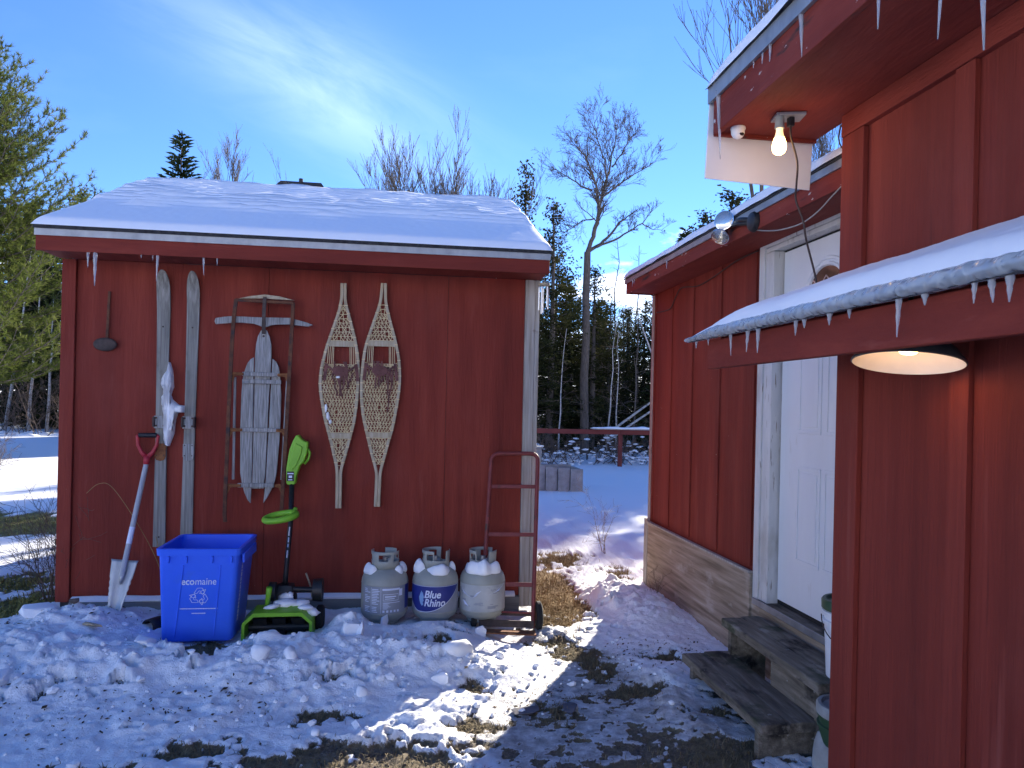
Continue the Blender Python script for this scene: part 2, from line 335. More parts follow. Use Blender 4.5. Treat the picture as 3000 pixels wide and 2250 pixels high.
def glassy(name, colr, rough, ior=1.31, trans=1.0):
    m = bpy.data.materials.new(name); m.use_nodes = True; nt = m.node_tree; b = nt.nodes['Principled BSDF']; N = nt.nodes.new; L = nt.links.new
    b.inputs['Base Color'].default_value = col4(colr); b.inputs['Roughness'].default_value = rough; b.inputs['IOR'].default_value = ior; b.inputs['Transmission Weight'].default_value = trans
    g = N('ShaderNodeNewGeometry'); n = N('ShaderNodeTexNoise'); n.inputs['Scale'].default_value = 90; n.inputs['Detail'].default_value = 3; L(g.outputs['Position'], n.inputs['Vector'])
    bp = N('ShaderNodeBump'); bp.inputs['Strength'].default_value = .35; bp.inputs['Distance'].default_value = .004; L(n.outputs[0], bp.inputs['Height']); L(bp.outputs[0], b.inputs['Normal'])
    return m
M['ice'] = glassy('clear_ice', (.90,.94,.97), .08, 1.31, .72)
def rime():
    m = bpy.data.materials.new('glazed_ice_edge'); m.use_nodes = True; nt = m.node_tree; b = nt.nodes['Principled BSDF']; N = nt.nodes.new; L = nt.links.new
    b.inputs['Base Color'].default_value = (.60,.66,.70,1); b.inputs['Roughness'].default_value = .16; b.inputs['IOR'].default_value = 1.31; b.inputs['Transmission Weight'].default_value = .55
    g = N('ShaderNodeNewGeometry'); n = N('ShaderNodeTexVoronoi'); n.inputs['Scale'].default_value = 38; n.feature = 'SMOOTH_F1'; L(g.outputs['Position'], n.inputs['Vector'])
    bp = N('ShaderNodeBump'); bp.inputs['Strength'].default_value = .9; bp.inputs['Distance'].default_value = .02; L(n.outputs[0], bp.inputs['Height']); L(bp.outputs[0], b.inputs['Normal'])
    return m
M['rime'] = rime()
def emis(name, c, s):
    m = bpy.data.materials.new(name); m.use_nodes = True; b = m.node_tree.nodes['Principled BSDF']
    b.inputs['Base Color'].default_value = (.9,.85,.75,1); b.inputs['Emission Color'].default_value = col4(c); b.inputs['Emission Strength'].default_value = s; b.inputs['Roughness'].default_value = .3
    return m
M['bulb_glow'] = emis('glowing_bulb', (1,.58,.21), 5.0)
M['bulb_warm'] = emis('warm_bulb_neck', (1,.60,.24), .55)
def lens():
    m = surf('door_glass', [(.3,(.10,.05,.03)),(.7,(.17,.09,.06))], 9, (1,1,1), .08, spec=.8)  # warm brown tint stands in for the warm interior reflected in the pane
    return m
M['door_glass'] = lens()

def foliage(name, c0, c1, c2, sc=1.4, trans=.35):
    m = bpy.data.materials.new(name); m.use_nodes = True; nt = m.node_tree; N = nt.nodes.new; L = nt.links.new; nt.nodes.clear()
    out = N('ShaderNodeOutputMaterial'); d = N('ShaderNodeBsdfDiffuse'); t = N('ShaderNodeBsdfTranslucent'); mx = N('ShaderNodeMixShader'); mx.inputs[0].default_value = trans
    g = N('ShaderNodeNewGeometry'); n = N('ShaderNodeTexNoise'); n.inputs['Scale'].default_value = sc; n.inputs['Detail'].default_value = 6; n.inputs['Roughness'].default_value = .7; L(g.outputs['Position'], n.inputs['Vector'])
    r = N('ShaderNodeValToRGB'); e = r.color_ramp.elements; e[0].position, e[0].color = .3, col4(c0); e[1].position, e[1].color = .72, col4(c2); k = e.new(.5); k.color = col4(c1)
    L(n.outputs[0], r.inputs[0]); L(r.outputs[0], d.inputs[0]); L(r.outputs[0], t.inputs[0]); L(d.outputs[0], mx.inputs[1]); L(t.outputs[0], mx.inputs[2]); L(mx.outputs[0], out.inputs[0])
    return m
M['pine'] = foliage('white_pine_needles', (.05,.075,.02), (.11,.14,.035), (.20,.215,.065), 2.0, .4)
M['spruce'] = foliage('spruce_needles', (.018,.028,.013), (.033,.047,.021), (.060,.075,.033), 1.8, .2)
M['cedar'] = foliage('cedar_foliage', (.022,.028,.012), (.040,.045,.019), (.078,.075,.032), 1.6, .25)

# ------------------------------------------------------------------ ground
def axis(a0, a1, lo, hi, st, grow=1.09, mx=6.0):
    xs = list(np.arange(lo, hi+st/2, st)); s_ = st
    x = hi
    while x < a1: s_ = min(s_*grow, mx); x += s_; xs.append(x)
    s_ = st; x = lo; pre = []
    while x > a0: s_ = min(s_*grow, mx); x -= s_; pre.append(x)
    return np.array(pre[::-1] + xs)
BARE = [ # x, y, rx, ry, strength: where the snow is worn or melted off
 (1.06,4.52,.15,.13,.85),(1.16,4.25,.11,.20,.9),(1.24,3.90,.24,.11,1.0),(1.60,4.42,.15,.12,.85),(1.58,3.62,.22,.12,.55),
 (1.52,3.18,.30,.16,.8),(.55,3.05,.75,.12,.45),(-.10,3.24,.62,.17,.95),(-.85,3.40,.40,.10,.6),(.30,3.55,.28,.08,.6),(-.35,3.72,.26,.10,.8),(-.42,4.06,.22,.07,.7),(-1.35,3.25,.35,.12,.5),
 (.02,4.45,.22,.10,.9),(.15,4.60,.14,.08,.8),(.36,4.75,.14,.06,.5),(.36,4.0,.14,.09,.5),(.02,4.92,.10,.08,.7),
 (1.22,6.20,.23,.78,1.5),(1.52,7.35,.24,.30,.8),(1.12,5.65,.16,.30,.9),(1.05,5.15,.12,.18,.7),(1.95,6.6,.2,.35,.6),
 (-1.12,4.52,.22,.20,1.2),(-1.46,4.62,.12,.08,.9),(-2.62,5.55,.22,.45,1.1),(-3.0,6.25,.40,.40,1.0),(-2.95,5.2,.3,.2,.6),
 (-4.45,9.5,.9,.75,1.3),(-5.6,9.9,1.0,.7,.9),(1.95,3.55,.22,.55,.7),(.80,3.75,.10,.25,.25),(.95,4.75,.20,.12,.5)]
def ground_fields(x, y):
    base = .07*sst(.75,.25,x)*sst(4.0,4.6,y)*sst(9,6,y)
    base = base + .05*(fbm(x*.25, y*.25, 3, 11)-.5)*sst(6,14,np.hypot(x,y)) + .35*(fbm(x*.06,y*.06,3,15)-.5)*sst(14,40,np.hypot(x,y))
    base = base + .34*np.clip(-(y+9),0,45)*sst(-7,-16,y)      # snow rise added behind the camera, its sunlit face brightens the shade
    n1 = fbm(x*2.2, y*2.2, 4, 1); n2 = fbm(x*9, y*9, 3, 2); n3 = fbm(x*28, y*28, 3, 5)
    bare = np.zeros_like(x)
    for bx, by, rx, ry, s_ in BARE:
        bare = np.maximum(bare, s_*np.exp(-(((x-bx)/rx)**2+((y-by)/ry)**2)))
    foot = sst(4.4,3.0,y)*sst(-2.6,-.3,x)*.10 + .17*np.exp(-((x-1.02)/.40)**2)*sst(6.6,5.2,y) + .10*np.exp(-((x-.55)/1.0)**2)*sst(4.1,3.2,y)   # trodden yard
    f = bare + foot + (n1-.5)*.75 + (n2-.5)*.95 + (n3-.5)*.95*sst(9,6,y)
    snow = 1-sst(.36,.66,f)
    # ploughed bank in front of the shed
    bank = .075*np.exp(-((y-4.30)/.42)**2)*sst(.35,-.1,x)*sst(-4.0,-2.6,x)
    bank = bank + .06*np.exp(-(((x+.33)/.14)**2+((y-4.85)/.20)**2)) + .08*np.exp(-(((x+2.0)/.5)**2+((y-5.0)/.35)**2)) + .06*np.exp(-(((x-.25)/.4)**2+((y-4.78)/.14)**2))
    bank = bank + .10*np.exp(-(((x-.95)/.22)**2+((y-5.0)/.35)**2)) + .12*np.exp(-(((x-1.72)/.30)**2+((y-5.6)/.75)**2)) + .07*np.exp(-(((x-.32)/.30)**2+((y-4.22)/.16)**2))
    bank = bank + .06*np.exp(-(((x-1.40)/.13)**2+((y-3.80)/.34)**2)) + .05*np.exp(-(((x-1.9)/.9)**2+((y-8.3)/.5)**2))
    # the bin, the thrower and the tanks stand in hollows scraped clear
    hollow = np.maximum(np.exp(-(((x+1.2)/.30)**4+((y-4.88)/.30)**4)), np.maximum(np.exp(-(((x+.76)/.27)**4+((y-4.95)/.27)**4)), np.exp(-(((x-.2)/.55)**4+((y-5.1)/.2)**4))))
    hollow = np.maximum(hollow, np.exp(-(((x-.67)/.26)**4+((y-4.90)/.24)**4)))
    bank = bank*(1-hollow)
    near = sst(9.0,6.5,y)*sst(-6,-3.4,x)*sst(2.0,2.8,y)
    w1, c1 = worley(x*7.5+n2*1.0, y*7.5, 1); w2, c2 = worley(x*17+n3*.8, y*17, 2); w3, c3 = worley(x*36, y*36+n3, 3)
    lump = (1-sst(.15,.75,w1))*c1*.040 + (1-sst(.2,.8,w2))*c2*.024 + (1-sst(.2,.8,w3))*c3*.012
    chunky = near*(.18+.82*sst(.02,.09,bank) + .35*sst(4.7,3.6,y))*sst(.42,.56,fbm(x*1.7,y*1.7,3,21)+.25*sst(.03,.1,bank))
    depth = (.028 + .02*sst(6,12,y))*(1-.8*hollow) + bank + (lump*.9 + .045*np.abs(fbm(x*3.1+n2,y*3.1,4,71)-.5)*2 + .03*np.abs(fbm(x*7.3,y*7.3+n2,3,75)-.5)*2)*chunky*(1-hollow) + near*(n1-.5)*.040 + near*(n2-.5)*.030 + (n3-.5)*.005 + near*(n3-.5)*.013
    # footprints in the gap beyond the shed
    fw, fc = worley(x*2.6, y*2.0, 8)
    depth = depth - .030*np.exp(-(fw/.30)**2)*sst(6.0,7.2,y)*sst(13,10,y)*sst(-.5,.5,x)
    depth = depth + .02*(fbm(x*.9,y*2.6,3,31)-.5)*sst(7,10,y)
    slush = np.exp(-(((x-.90)/.85)**2+((y-3.45)/.60)**2))*1.2 + .75*np.exp(-((x-1.02)/.38)**2)*sst(6.6,5.0,y) + (n1-.5)*.9
    slush = sst(.42,.85,slush)*snow
    z = base + np.clip(depth,0,1)*snow*(1-.55*slush) + (n2-.5)*.014*(1-snow) + (n3-.5)*.012*(1-snow) + (n3-.5)*.006*slush
    grass = np.clip(np.exp(-(((x-1.3)/.30)**2+((y-6.2)/.9)**2))*1.5 + .8*np.exp(-((x-1.5)/.5)**2-((y-7.4)/.5)**2) + sst(7,8.5,np.hypot(x+4.2,y*0))*0, 0, 1)
    green = np.exp(-(((x+4.8)/1.6)**2+((y-9.6)/1.2)**2))
    dirty = sst(.40,.75, .55*np.exp(-(((x-.3)/1.0)**2+((y-3.4)/.6)**2)) + (n2-.5)*.8 + (n1-.5)*.5 + .2*np.exp(-(((x-.1)/.6)**2+((y-4.5)/.3)**2)))
    return z, snow, slush, grass, green, dirty
def ground_z(x, y): return float(ground_fields(np.array([float(x)]), np.array([float(y)]))[0][0])

def ground_material():
    m = bpy.data.materials.new('snowy_yard_ground'); m.use_nodes = True; nt = m.node_tree; N = nt.nodes.new; L = nt.links.new; b = nt.nodes['Principled BSDF']
    g = N('ShaderNodeNewGeometry'); P = g.outputs['Position']
    def nz(sc, det=6, rough=.6):
        n = N('ShaderNodeTexNoise'); n.inputs['Scale'].default_value = sc; n.inputs['Detail'].default_value = det; n.inputs['Roughness'].default_value = rough; L(P, n.inputs['Vector']); return n.outputs[0]
    def at(n_): a = N('ShaderNodeAttribute'); a.attribute_name = n_; return a.outputs['Fac']
    def ramp(f, stops):
        r = N('ShaderNodeValToRGB'); e = r.color_ramp.elements; e[0].position, e[0].color = stops[0][0], col4(stops[0][1]); e[1].position, e[1].color = stops[-1][0], col4(stops[-1][1])
        for p, c in stops[1:-1]: q = e.new(p); q.color = col4(c)
        L(f, r.inputs[0]); return r.outputs[0]
    def mix(f, a, c):
        mx = N('ShaderNodeMix'); mx.data_type = 'RGBA'
        if isinstance(f, float): mx.inputs[0].default_value = f
        else: L(f, mx.inputs[0])
        for i, v in ((6,a),(7,c)):
            if isinstance(v, tuple): mx.inputs[i].default_value = col4(v)
            else: L(v, mx.inputs[i])
        return mx.outputs[2]
    def mth(op, a, b_=None, c=None, clamp=True):
        q = N('ShaderNodeMath'); q.operation = op; q.use_clamp = clamp
        for i, v in enumerate((a, b_, c)):
            if v is None: continue
            if isinstance(v, (int, float)): q.inputs[i].default_value = v
            else: L(v, q.inputs[i])
        return q.outputs[0]
    fine = nz(70, 5, .7); mid = nz(14); big = nz(3)
    soil = ramp(fine, [(.3,(.06,.047,.035)),(.5,(.15,.118,.085)),(.62,(.26,.21,.16)),(.75,(.46,.42,.36))])
    turf = ramp(mid, [(.3,(.11,.088,.048)),(.55,(.22,.175,.095)),(.75,(.36,.29,.17))])
    straw = ramp(fine, [(.3,(.17,.10,.035)),(.5,(.34,.22,.085)),(.7,(.50,.36,.17))])
    grn = ramp(mid, [(.3,(.12,.12,.03)),(.55,(.24,.22,.06)),(.75,(.38,.34,.11))])
    under = mix(ramp(big, [(.4,(0,0,0)),(.6,(1,1,1))]), soil, turf)
    under = mix(at('grass'), under, straw); under = mix(at('green'), under, grn)
    sn = mix(mth('MULTIPLY', at('dirty'), mth('MULTIPLY_ADD', mid, 3.0, -1.15)), (.91,.925,.94), (.50,.46,.40))
    sl = ramp(mid, [(.3,(.10,.092,.085)),(.44,(.26,.25,.24)),(.56,(.46,.465,.47)),(.75,(.74,.76,.78))])
    sn = mix(mth('MULTIPLY', at('slush'), .85), sn, sl)
    # scattered specks of bark and gravel on the trodden snow
    specks = N('ShaderNodeTexVoronoi'); specks.inputs['Scale'].default_value = 34; L(P, specks.inputs['Vector'])
    sp = mth('MULTIPLY', mth('LESS_THAN', specks.outputs['Distance'], .17), mth('MULTIPLY_ADD', big, 4.0, -1.9))
    near = mth('MAXIMUM', at('dirty'), at('slush'))
    sn = mix(mth('MULTIPLY', sp, near), sn, (.06,.042,.03))
    grit = nz(160, 4, .7)
    edge = mth('MULTIPLY_ADD', mth('ADD', mth('MULTIPLY_ADD', at('snow'), 1.6, -.8, clamp=False), mth('ADD', mth('MULTIPLY_ADD', fine, 1.2, -.6, clamp=False), mth('MULTIPLY_ADD', grit, 1.0, -.5, clamp=False), clamp=False), clamp=False), 3.0, .55)
    colr = mix(edge, under, sn); L(colr, b.inputs['Base Color'])
    rg = mth('SUBTRACT', .85, mth('MULTIPLY', at('slush'), .45)); L(rg, b.inputs['Roughness']); b.inputs['Specular IOR Level'].default_value = .3
    bp = N('ShaderNodeBump'); bp.inputs['Strength'].default_value = .6; bp.inputs['Distance'].default_value = .016
    L(mth('ADD', fine, mid, clamp=False), bp.inputs['Height']); L(bp.outputs[0], b.inputs['Normal'])
    return m
def build_ground():
    xs = axis(-160, 160, -3.1, 2.25, .0125, 1.075); ys = axis(-60, 260, 2.75, 5.9, .0125, 1.06)
    X, Y = np.meshgrid(xs, ys)
    z, sn, sl, gr, gn, di = ground_fields(X.ravel(), Y.ravel())
    nx, ny = len(xs), len(ys); i = np.arange(nx*ny).reshape(ny, nx)
    F = np.stack([i[:-1,:-1].ravel(), i[:-1,1:].ravel(), i[1:,1:].ravel(), i[1:,:-1].ravel()], 1)
    me = mesh_np('ground', np.stack([X.ravel(), Y.ravel(), z], 1), F, dict(snow=sn, slush=sl, grass=gr, green=gn, dirty=di))
    o = finish(me, 'ground', ground_material(), smooth=True); o["kind"] = 'structure'
build_ground()

# ------------------------------------------------------------------ snow, ice and lettering builders
def ico(sub):
    bm = bmesh.new(); bmesh.ops.create_icosphere(bm, subdivisions=sub, radius=1.0)
    v = [p.co.copy() for p in bm.verts]; f = [tuple(q.index for q in g.verts) for g in bm.faces]; bm.free(); return v, f
ICO = {k: ico(k) for k in (1, 2, 3)}
def lump(mb, c, size, seed, sub=2, rough=.35, freq=1.3, rot=None):
    vv, ff = ICO[sub]; off = Vector((seed*3.17, seed*1.31, seed*7.7)); q = []
    rm = Matrix.Rotation(seed*2.3, 3, 'Z') if rot is None else rot
    for p in vv:
        k = 1 + rough*(mn.noise(p*freq+off)*1.3 + .5*mn.noise(p*freq*2.7+off))
        w = rm @ Vector((p.x*size[0]*k, p.y*size[1]*k, p.z*size[2]*k)); q.append((c[0]+w.x, c[1]+w.y, c[2]+w.z))
    return mb.add(q, ff)
def chunk(mb, c, size, seed, rot=None):        # an angular broken piece of crust
    rnd = random.Random(seed); bm = bmesh.new()
    for _ in range(16):
        p = Vector((rnd.uniform(-1,1), rnd.uniform(-1,1), rnd.uniform(-1,1)))
        p = p.normalized()*rnd.uniform(.75,1.0) if p.length > .1 else p
        bm.verts.new((p.x*size[0], p.y*size[1], p.z*size[2]))
    r_ = bmesh.ops.convex_hull(bm, input=bm.verts)
    bmesh.ops.delete(bm, geom=[g for g in r_.get('geom_interior', []) if isinstance(g, bmesh.types.BMVert)], context='VERTS')
    bm.verts.index_update(); rm = rot or Matrix.Rotation(rnd.uniform(0,6), 3, 'Z') @ Matrix.Rotation(rnd.uniform(-.5,.5), 3, 'X')
    vs_ = [tuple(Vector(c) + rm @ v.co) for v in bm.verts]; fs = [tuple(v.index for v in f.verts) for f in bm.faces]; bm.free()
    return mb.add(vs_, fs)

ORD = ['first','second','third','fourth','fifth','sixth','seventh','eighth','ninth','tenth','eleventh','twelfth','thirteenth','fourteenth','fifteenth']
def icicle(x, y, ztop, zbot, r, label, group, seed):
    rnd = random.Random(seed); L_ = ztop - zbot; n = 9; pts = []; rad = []
    lean = (rnd.uniform(-.05,.05)*L_, rnd.uniform(-.05,.05)*L_)
    for i in range(n):
        t = i/(n-1); k = r*((1-t)**.8*.95+.05)*(1+.14*math.sin(t*17+seed))
        if t > .85: k = r*.22*(1.15-t)*4
        pts.append((x+lean[0]*t, y+lean[1]*t, ztop+.004-t*L_)); rad.append(max(k, .0012))
    m = MB().tube([(p[0]-x, p[1]-y, p[2]-ztop) for p in pts], rad, 8)
    o = m.build('icicle', M['ice'], smooth=True); o.location = (x, y, ztop)
    return tag(o, label, 'icicle', group)

def text_mesh(body, size, bold=0.0, shear=0.0, spacing=1.0):
    cu = bpy.data.curves.new('t', 'FONT'); cu.body = body; cu.size = size; cu.align_x = 'LEFT'; cu.offset = bold; cu.shear = shear; cu.space_character = spacing; cu.resolution_u = 3
    ob = bpy.data.objects.new('t', cu); COL.objects.link(ob)
    dg = bpy.context.evaluated_depsgraph_get(); ev = ob.evaluated_get(dg); me = ev.to_mesh()
    v = [p.co.copy() for p in me.vertices]; f = [tuple(p.vertices) for p in me.polygons]; ev.to_mesh_clear()
    bpy.data.objects.remove(ob); bpy.data.curves.remove(cu)
    return v, f

# ------------------------------------------------------------------ the shed
WY = 5.40
def build_shed():
    s = thing('shed', (-.68, 7.15, 0), 'red plywood shed with snowy gable roof and skis hung on its wall', 'shed')
    for a, b in ((-2.213,-.9715),(-.9685,.2735),(.2765,.832)):
        MB().box(a, b, WY, WY+.014, .17, 2.465).build('siding_panel', M['red'], s)
    MB().box(-2.285, .90, WY+.016, WY+.06, .12, 2.46).build('wall_framing', M['shingle'], s)
    MB().box(-2.302, -2.215, WY-.024, WY+.05, .165, 2.462).build('corner_board', M['red'], s, bevel=.003)
    MB().box(.834, .906, WY-.022, WY+.02, .09, 2.462).build('corner_post', M['wood_post'], s, bevel=.003, label='bare weathered corner post')
    MB().box(.908, .938, WY-.020, WY+.12, .09, 2.462).build('corner_post', M['wood_post'], s, bevel=.003, label='bare weathered corner post')
    # side and back walls, with their gables
    yb = 8.9; yr, zr = 7.16, 3.40
    for x0, x1 in ((-2.29,-2.26),(.915,.93)):
        MB().prism([(WY+.062,.12),(yb-.02,.12),(yb-.02,2.46),(yr,3.28),(WY+.062,2.46)], lambda y, z, q=x0: (q,y,z), lambda y, z, q=x1: (q,y,z)).build('side_wall', M['red'], s)
    MB().box(-2.29, .93, yb, yb+.03, .12, 2.46).build('back_wall', M['red'], s)
    MB().box(-2.21, .832, WY-.045, WY-.002, .03, .166).build('sill_timber', M['sill'], s, bevel=.004)
    # roof: slabs, fascia, drip edge, starter shingles
    def slab(y0, z0, y1, z1, t, x0, x1):
        return [(x0,y0,z0),(x1,y0,z0),(x1,y1,z1),(x0,y1,z1),(x0,y0,z0+t),(x1,y0,z0+t),(x1,y1,z1+t),(x0,y1,z1+t)]
    FB = [(0,3,2,1),(4,5,6,7),(0,1,5,4),(1,2,6,5),(2,3,7,6),(3,0,4,7)]
    rf = MB().add(slab(5.045, 2.590, yr, 3.452, .022, -2.335, .952), FB).build('roof', M['shingle'], s)
    MB().add(slab(9.275, 2.590, yr+.002, 3.450, .022, -2.335, .952), FB).build('roof', M['shingle'], s)
    MB().box(-2.325, .945, 5.06, 5.085, 2.455, 2.566).build('fascia', M['red_trim_x'], s, bevel=.003)
    MB().box(-2.330, .950, 5.050, 5.058, 2.548, 2.602).build('drip_edge', M['galv'], s)
    MB().box(-2.32, .94, 5.087, WY-.026, 2.464, 2.474).build('soffit', M['red_soffit'], s)
    for x in (-2.325, .921):   # closed eave returns
        MB().prism([(5.087,2.476),(WY+.05,2.476),(WY+.05,2.70),(5.087,2.575)], lambda y, z, q=x: (q,y,z), lambda y, z, q=x: (q+.024,y,z)).build('eave_return', M['red_trim_y'], s)
    for x in (-2.327, .929):   # rake boards
        MB().prism([(5.46,2.63),(yr,3.33),(yr,3.45),(5.46,2.752)], lambda y, z, q=x: (q,y,z), lambda y, z, q=x: (q+.02,y,z)).build('rake_board', M['red_trim_y'], s)
    # snow blanket on both slopes
    nx, nv = 300, 200
    xs = np.linspace(-2.345, .962, nx); vv = np.linspace(0, 1, nv)
    X, V_ = np.meshgrid(xs, vv)
    Yr = 5.035 + (yr-5.035)*V_*2; back = V_ > .5
    Yy = np.where(back, yr + (yr-5.035)*(V_-.5)*2, 5.035 + (yr-5.035)*V_*2)
    dist = np.where(back, (1-V_)*2, V_*2)           # 0 at eave, 1 at ridge
    Zb = 2.607 + (3.476-2.607)*dist
    ex = np.minimum(X+2.345, .962-X); ey = dist*2.28
    edge = np.sqrt(np.clip(1-(1-np.clip(ex/.075,0,1))**2,0,1))*np.sqrt(np.clip(1-(1-np.clip(ey/.07,0,1))**2,0,1))
    th = .046 + .012*(fbm(X*1.5, Yy*1.5, 3, 4)-.5)
    th = th*(1-.35*np.exp(-((1-dist)/.035)**2))
    wob = fbm(X*2.2, Yy*3, 3, 6)*1.2 + (fbm(X*9, Yy*9, 2, 12)-.5)*.6
    rip = (.5+.5*np.sin((dist*2.28/.135 + wob*.16)*2*math.pi))**3.0
    on = sst(.26,.42,dist + .22*(fbm(X*3, Yy*3, 3, 7)-.5))*sst(1.0,.96,dist)
    rip = rip*on*(.45+1.1*fbm(X*4, Yy*7, 3, 9))
    th = th + rip*.034 + (fbm(X*14, Yy*40, 3, 13)-.5)*.007*on + (fbm(X*30, Yy*30, 2, 14)-.5)*.003
    Z = Zb + .004 + th*edge
    i = np.arange(nx*nv).reshape(nv, nx)
    F = np.stack([i[:-1,:-1].ravel(), i[:-1,1:].ravel(), i[1:,1:].ravel(), i[1:,:-1].ravel()], 1)
    V3 = np.stack([X.ravel(), Yy.ravel(), Z.ravel()], 1) - np.array([-.68, 7.15, 2.6])
    o = finish(mesh_np('roof_snow', V3, F), 'roof_snow', M['snow_smooth'], smooth=True); o.location = (-.68, 7.15, 2.6)
    tag(o, 'rippled blanket of snow covering the shed roof', 'snow')
    # snow lying on the sill timber
    m = MB(); n = 60; top = []; rnd = random.Random(3)
    xs = np.linspace(-2.2, .80, n)
    h = .018 + .022*np.array([fbm(np.array([x*3.0]), np.array([.3]), 3, 3)[0] for x in xs])
    rings = []
    for x, hh in zip(xs, h): rings.append([(x, WY-.044, .168), (x, WY-.046-.006, .168+hh*.45), (x, WY-.030, .168+hh), (x, WY-.004, .168+hh*1.15), (x, WY-.003, .168)])
    m.loft(rings, True, True)
    o = m.build('snow_ledge', M['snow'], smooth='auto'); tag(o, 'thin strip of snow on the grey sill along the shed base', 'snow')
build_shed()

for i, (x, zb, r_) in enumerate([(-2.021,2.356,.009),(-1.978,2.241,.014),(-1.703,2.431,.005),(-1.633,2.419,.005),(-1.603,2.287,.010),(-1.323,2.340,.008),(-1.238,2.404,.006)]):
    icicle(x, 5.072, 2.455, zb, r_, 'icicle under the shed eave, %s from the left' % ORD[i] if i != 1 else 'longest icicle under the shed eave, near its left corner', 'icicles under the shed eave', 10+i)

# ------------------------------------------------------------------ things hung on the shed wall
def build_skimmer():
    s = thing('skimmer', (-2.02, WY, 1.9), 'rusty long-handled skimmer hanging left of the skis', 'skimmer')
    MB().beam((-2.006,5.388,2.257), (-2.013,5.380,1.93), .017, .006, (0,1,0)).build('handle', M['rust'], s, bevel=.001)
    Mx = Matrix.Translation((-2.022,5.372,1.897)) @ Matrix.Rotation(R(90),4,'X') @ Matrix.Diagonal((1.0,.60,1,1))
    MB().lathe([(.001,.012),(.04,.010),(.066,.004),(.076,-.004),(.074,-.007),(.06,0),(.001,.006)], seg=28, M=Mx).build('bowl', M['iron_dark'], s, smooth=True)
    h = MB()
    for a in range(-4,5):
        for b in range(-2,3):
            if (a/4.6)**2+(b/2.7)**2 < 1: h.lathe([(.0015,0),(.0015,.001)], M=Matrix.Translation((-2.022+a*.014,5.358,1.897+b*.014)) @ Matrix.Rotation(R(90),4,'X'), seg=6, cap1=True)
    h.build('drain_holes', M['black'], s, kind='stuff')
build_skimmer()

def build_ski(xc0, xc1, ztop, zbot, w0, w1, label, orange):
    s = thing('ski', (xc1, WY, zbot), label, 'ski', 'pair of old wooden skis on the shed wall')
    L_ = []; R__ = []
    n = 26
    zs = [ztop - (ztop-zbot)*(k/n) for k in range(n+1)]
    zs = [ztop-.002, ztop-.012, ztop-.03, ztop-.06, ztop-.10] + [z for z in zs if z < ztop-.13]
    rings = []
    for z in zs:
        t = (ztop-z)/(ztop-zbot); xc = xc0+(xc1-xc0)*t
        w = (w0*(1-t)**1.2 + w1*(1-(1-t)**1.2)); w *= 1-.12*math.sin(math.pi*min(1,max(0,(t-.1)/.9)))
        d = ztop-z; w *= min(1, math.sqrt(max(0,1-(1-min(1,d/.13))**2))*.97+.03)
        y = 5.380-.055*max(0,1-t/.16)**2
        th = .013
        rings.append([(xc-w/2,y,z),(xc-w*.2,y-.006,z),(xc,y-.0045,z),(xc+w*.2,y-.006,z),(xc+w/2,y,z),(xc+w/2,y+th,z),(xc-w/2,y+th,z)])
    MB().loft(rings, True, True).build('board', M['wood_ski'], s, smooth='auto')
    def at(z): t = (ztop-z)/(ztop-zbot); return xc0+(xc1-xc0)*t
    x = at(1.385)
    b = MB().box(x-.040,x+.036,5.352,5.377,1.340,1.424).build('toe_plate', M['wood_grey'], s, bevel=.003)
    for sx in (-1,1):
        m = MB(); m.box(x+sx*.038-.006,x+sx*.038+.006,5.330,5.374,1.350,1.418).build('toe_iron', M['iron_dark'], s, bevel=.002)
    m = MB()
    for dx, dz in ((-.026,.066),(.024,.066),(-.026,.012),(.024,.012)): m.lathe([(.007,0),(.005,.004),(.001,.005)], M=Matrix.Translation((x+dx,5.352,1.345+dz)) @ Matrix.Rotation(R(90),4,'X'), seg=8)
    m.build('screw_heads', M['rust'], b, kind='stuff')
    x = at(1.18)
    h = MB().xz([(x-.036,1.236),(x+.036,1.236),(x+.036,1.15),(x+.026,1.125),(x,1.117),(x-.026,1.125),(x-.036,1.15)], 5.366, 5.3735).build('heel_plate', M['rust_orange' if orange else 'wood_grey'], s, bevel=.002)
    m = MB()
    for dx, z in ((-.024,1.155),(.024,1.155),(-.024,1.225),(.024,1.225)): m.lathe([(.0045,0),(.003,.002),(.001,.0025)], M=Matrix.Translation((x+dx,5.366,z)) @ Matrix.Rotation(R(90),4,'X'), seg=8)
    m.build('screw_heads', M['iron_dark'], h, kind='stuff')
    MB().lathe([(.006,0),(.005,.003),(.001,.004)], M=Matrix.Translation((at(.60),5.3735,.60)) @ Matrix.Rotation(R(90),4,'X'), seg=8).build('nail_head', M['iron_dark'], s)
    MB().lathe([(.006,0),(.005,.003),(.001,.004)], M=Matrix.Translation((at(2.03),5.3735,2.03)) @ Matrix.Rotation(R(90),4,'X'), seg=8).build('nail_head', M['iron_dark'], s)
build_ski(-1.655, -1.652, 2.410, .533, .088, .080, 'weathered wooden ski on the shed wall with a rust-orange heel plate', True)
build_ski(-1.461, -1.477, 2.411, .533, .083, .080, 'weathered wooden ski with grey heel plate, between the snow clump and the sled', False)

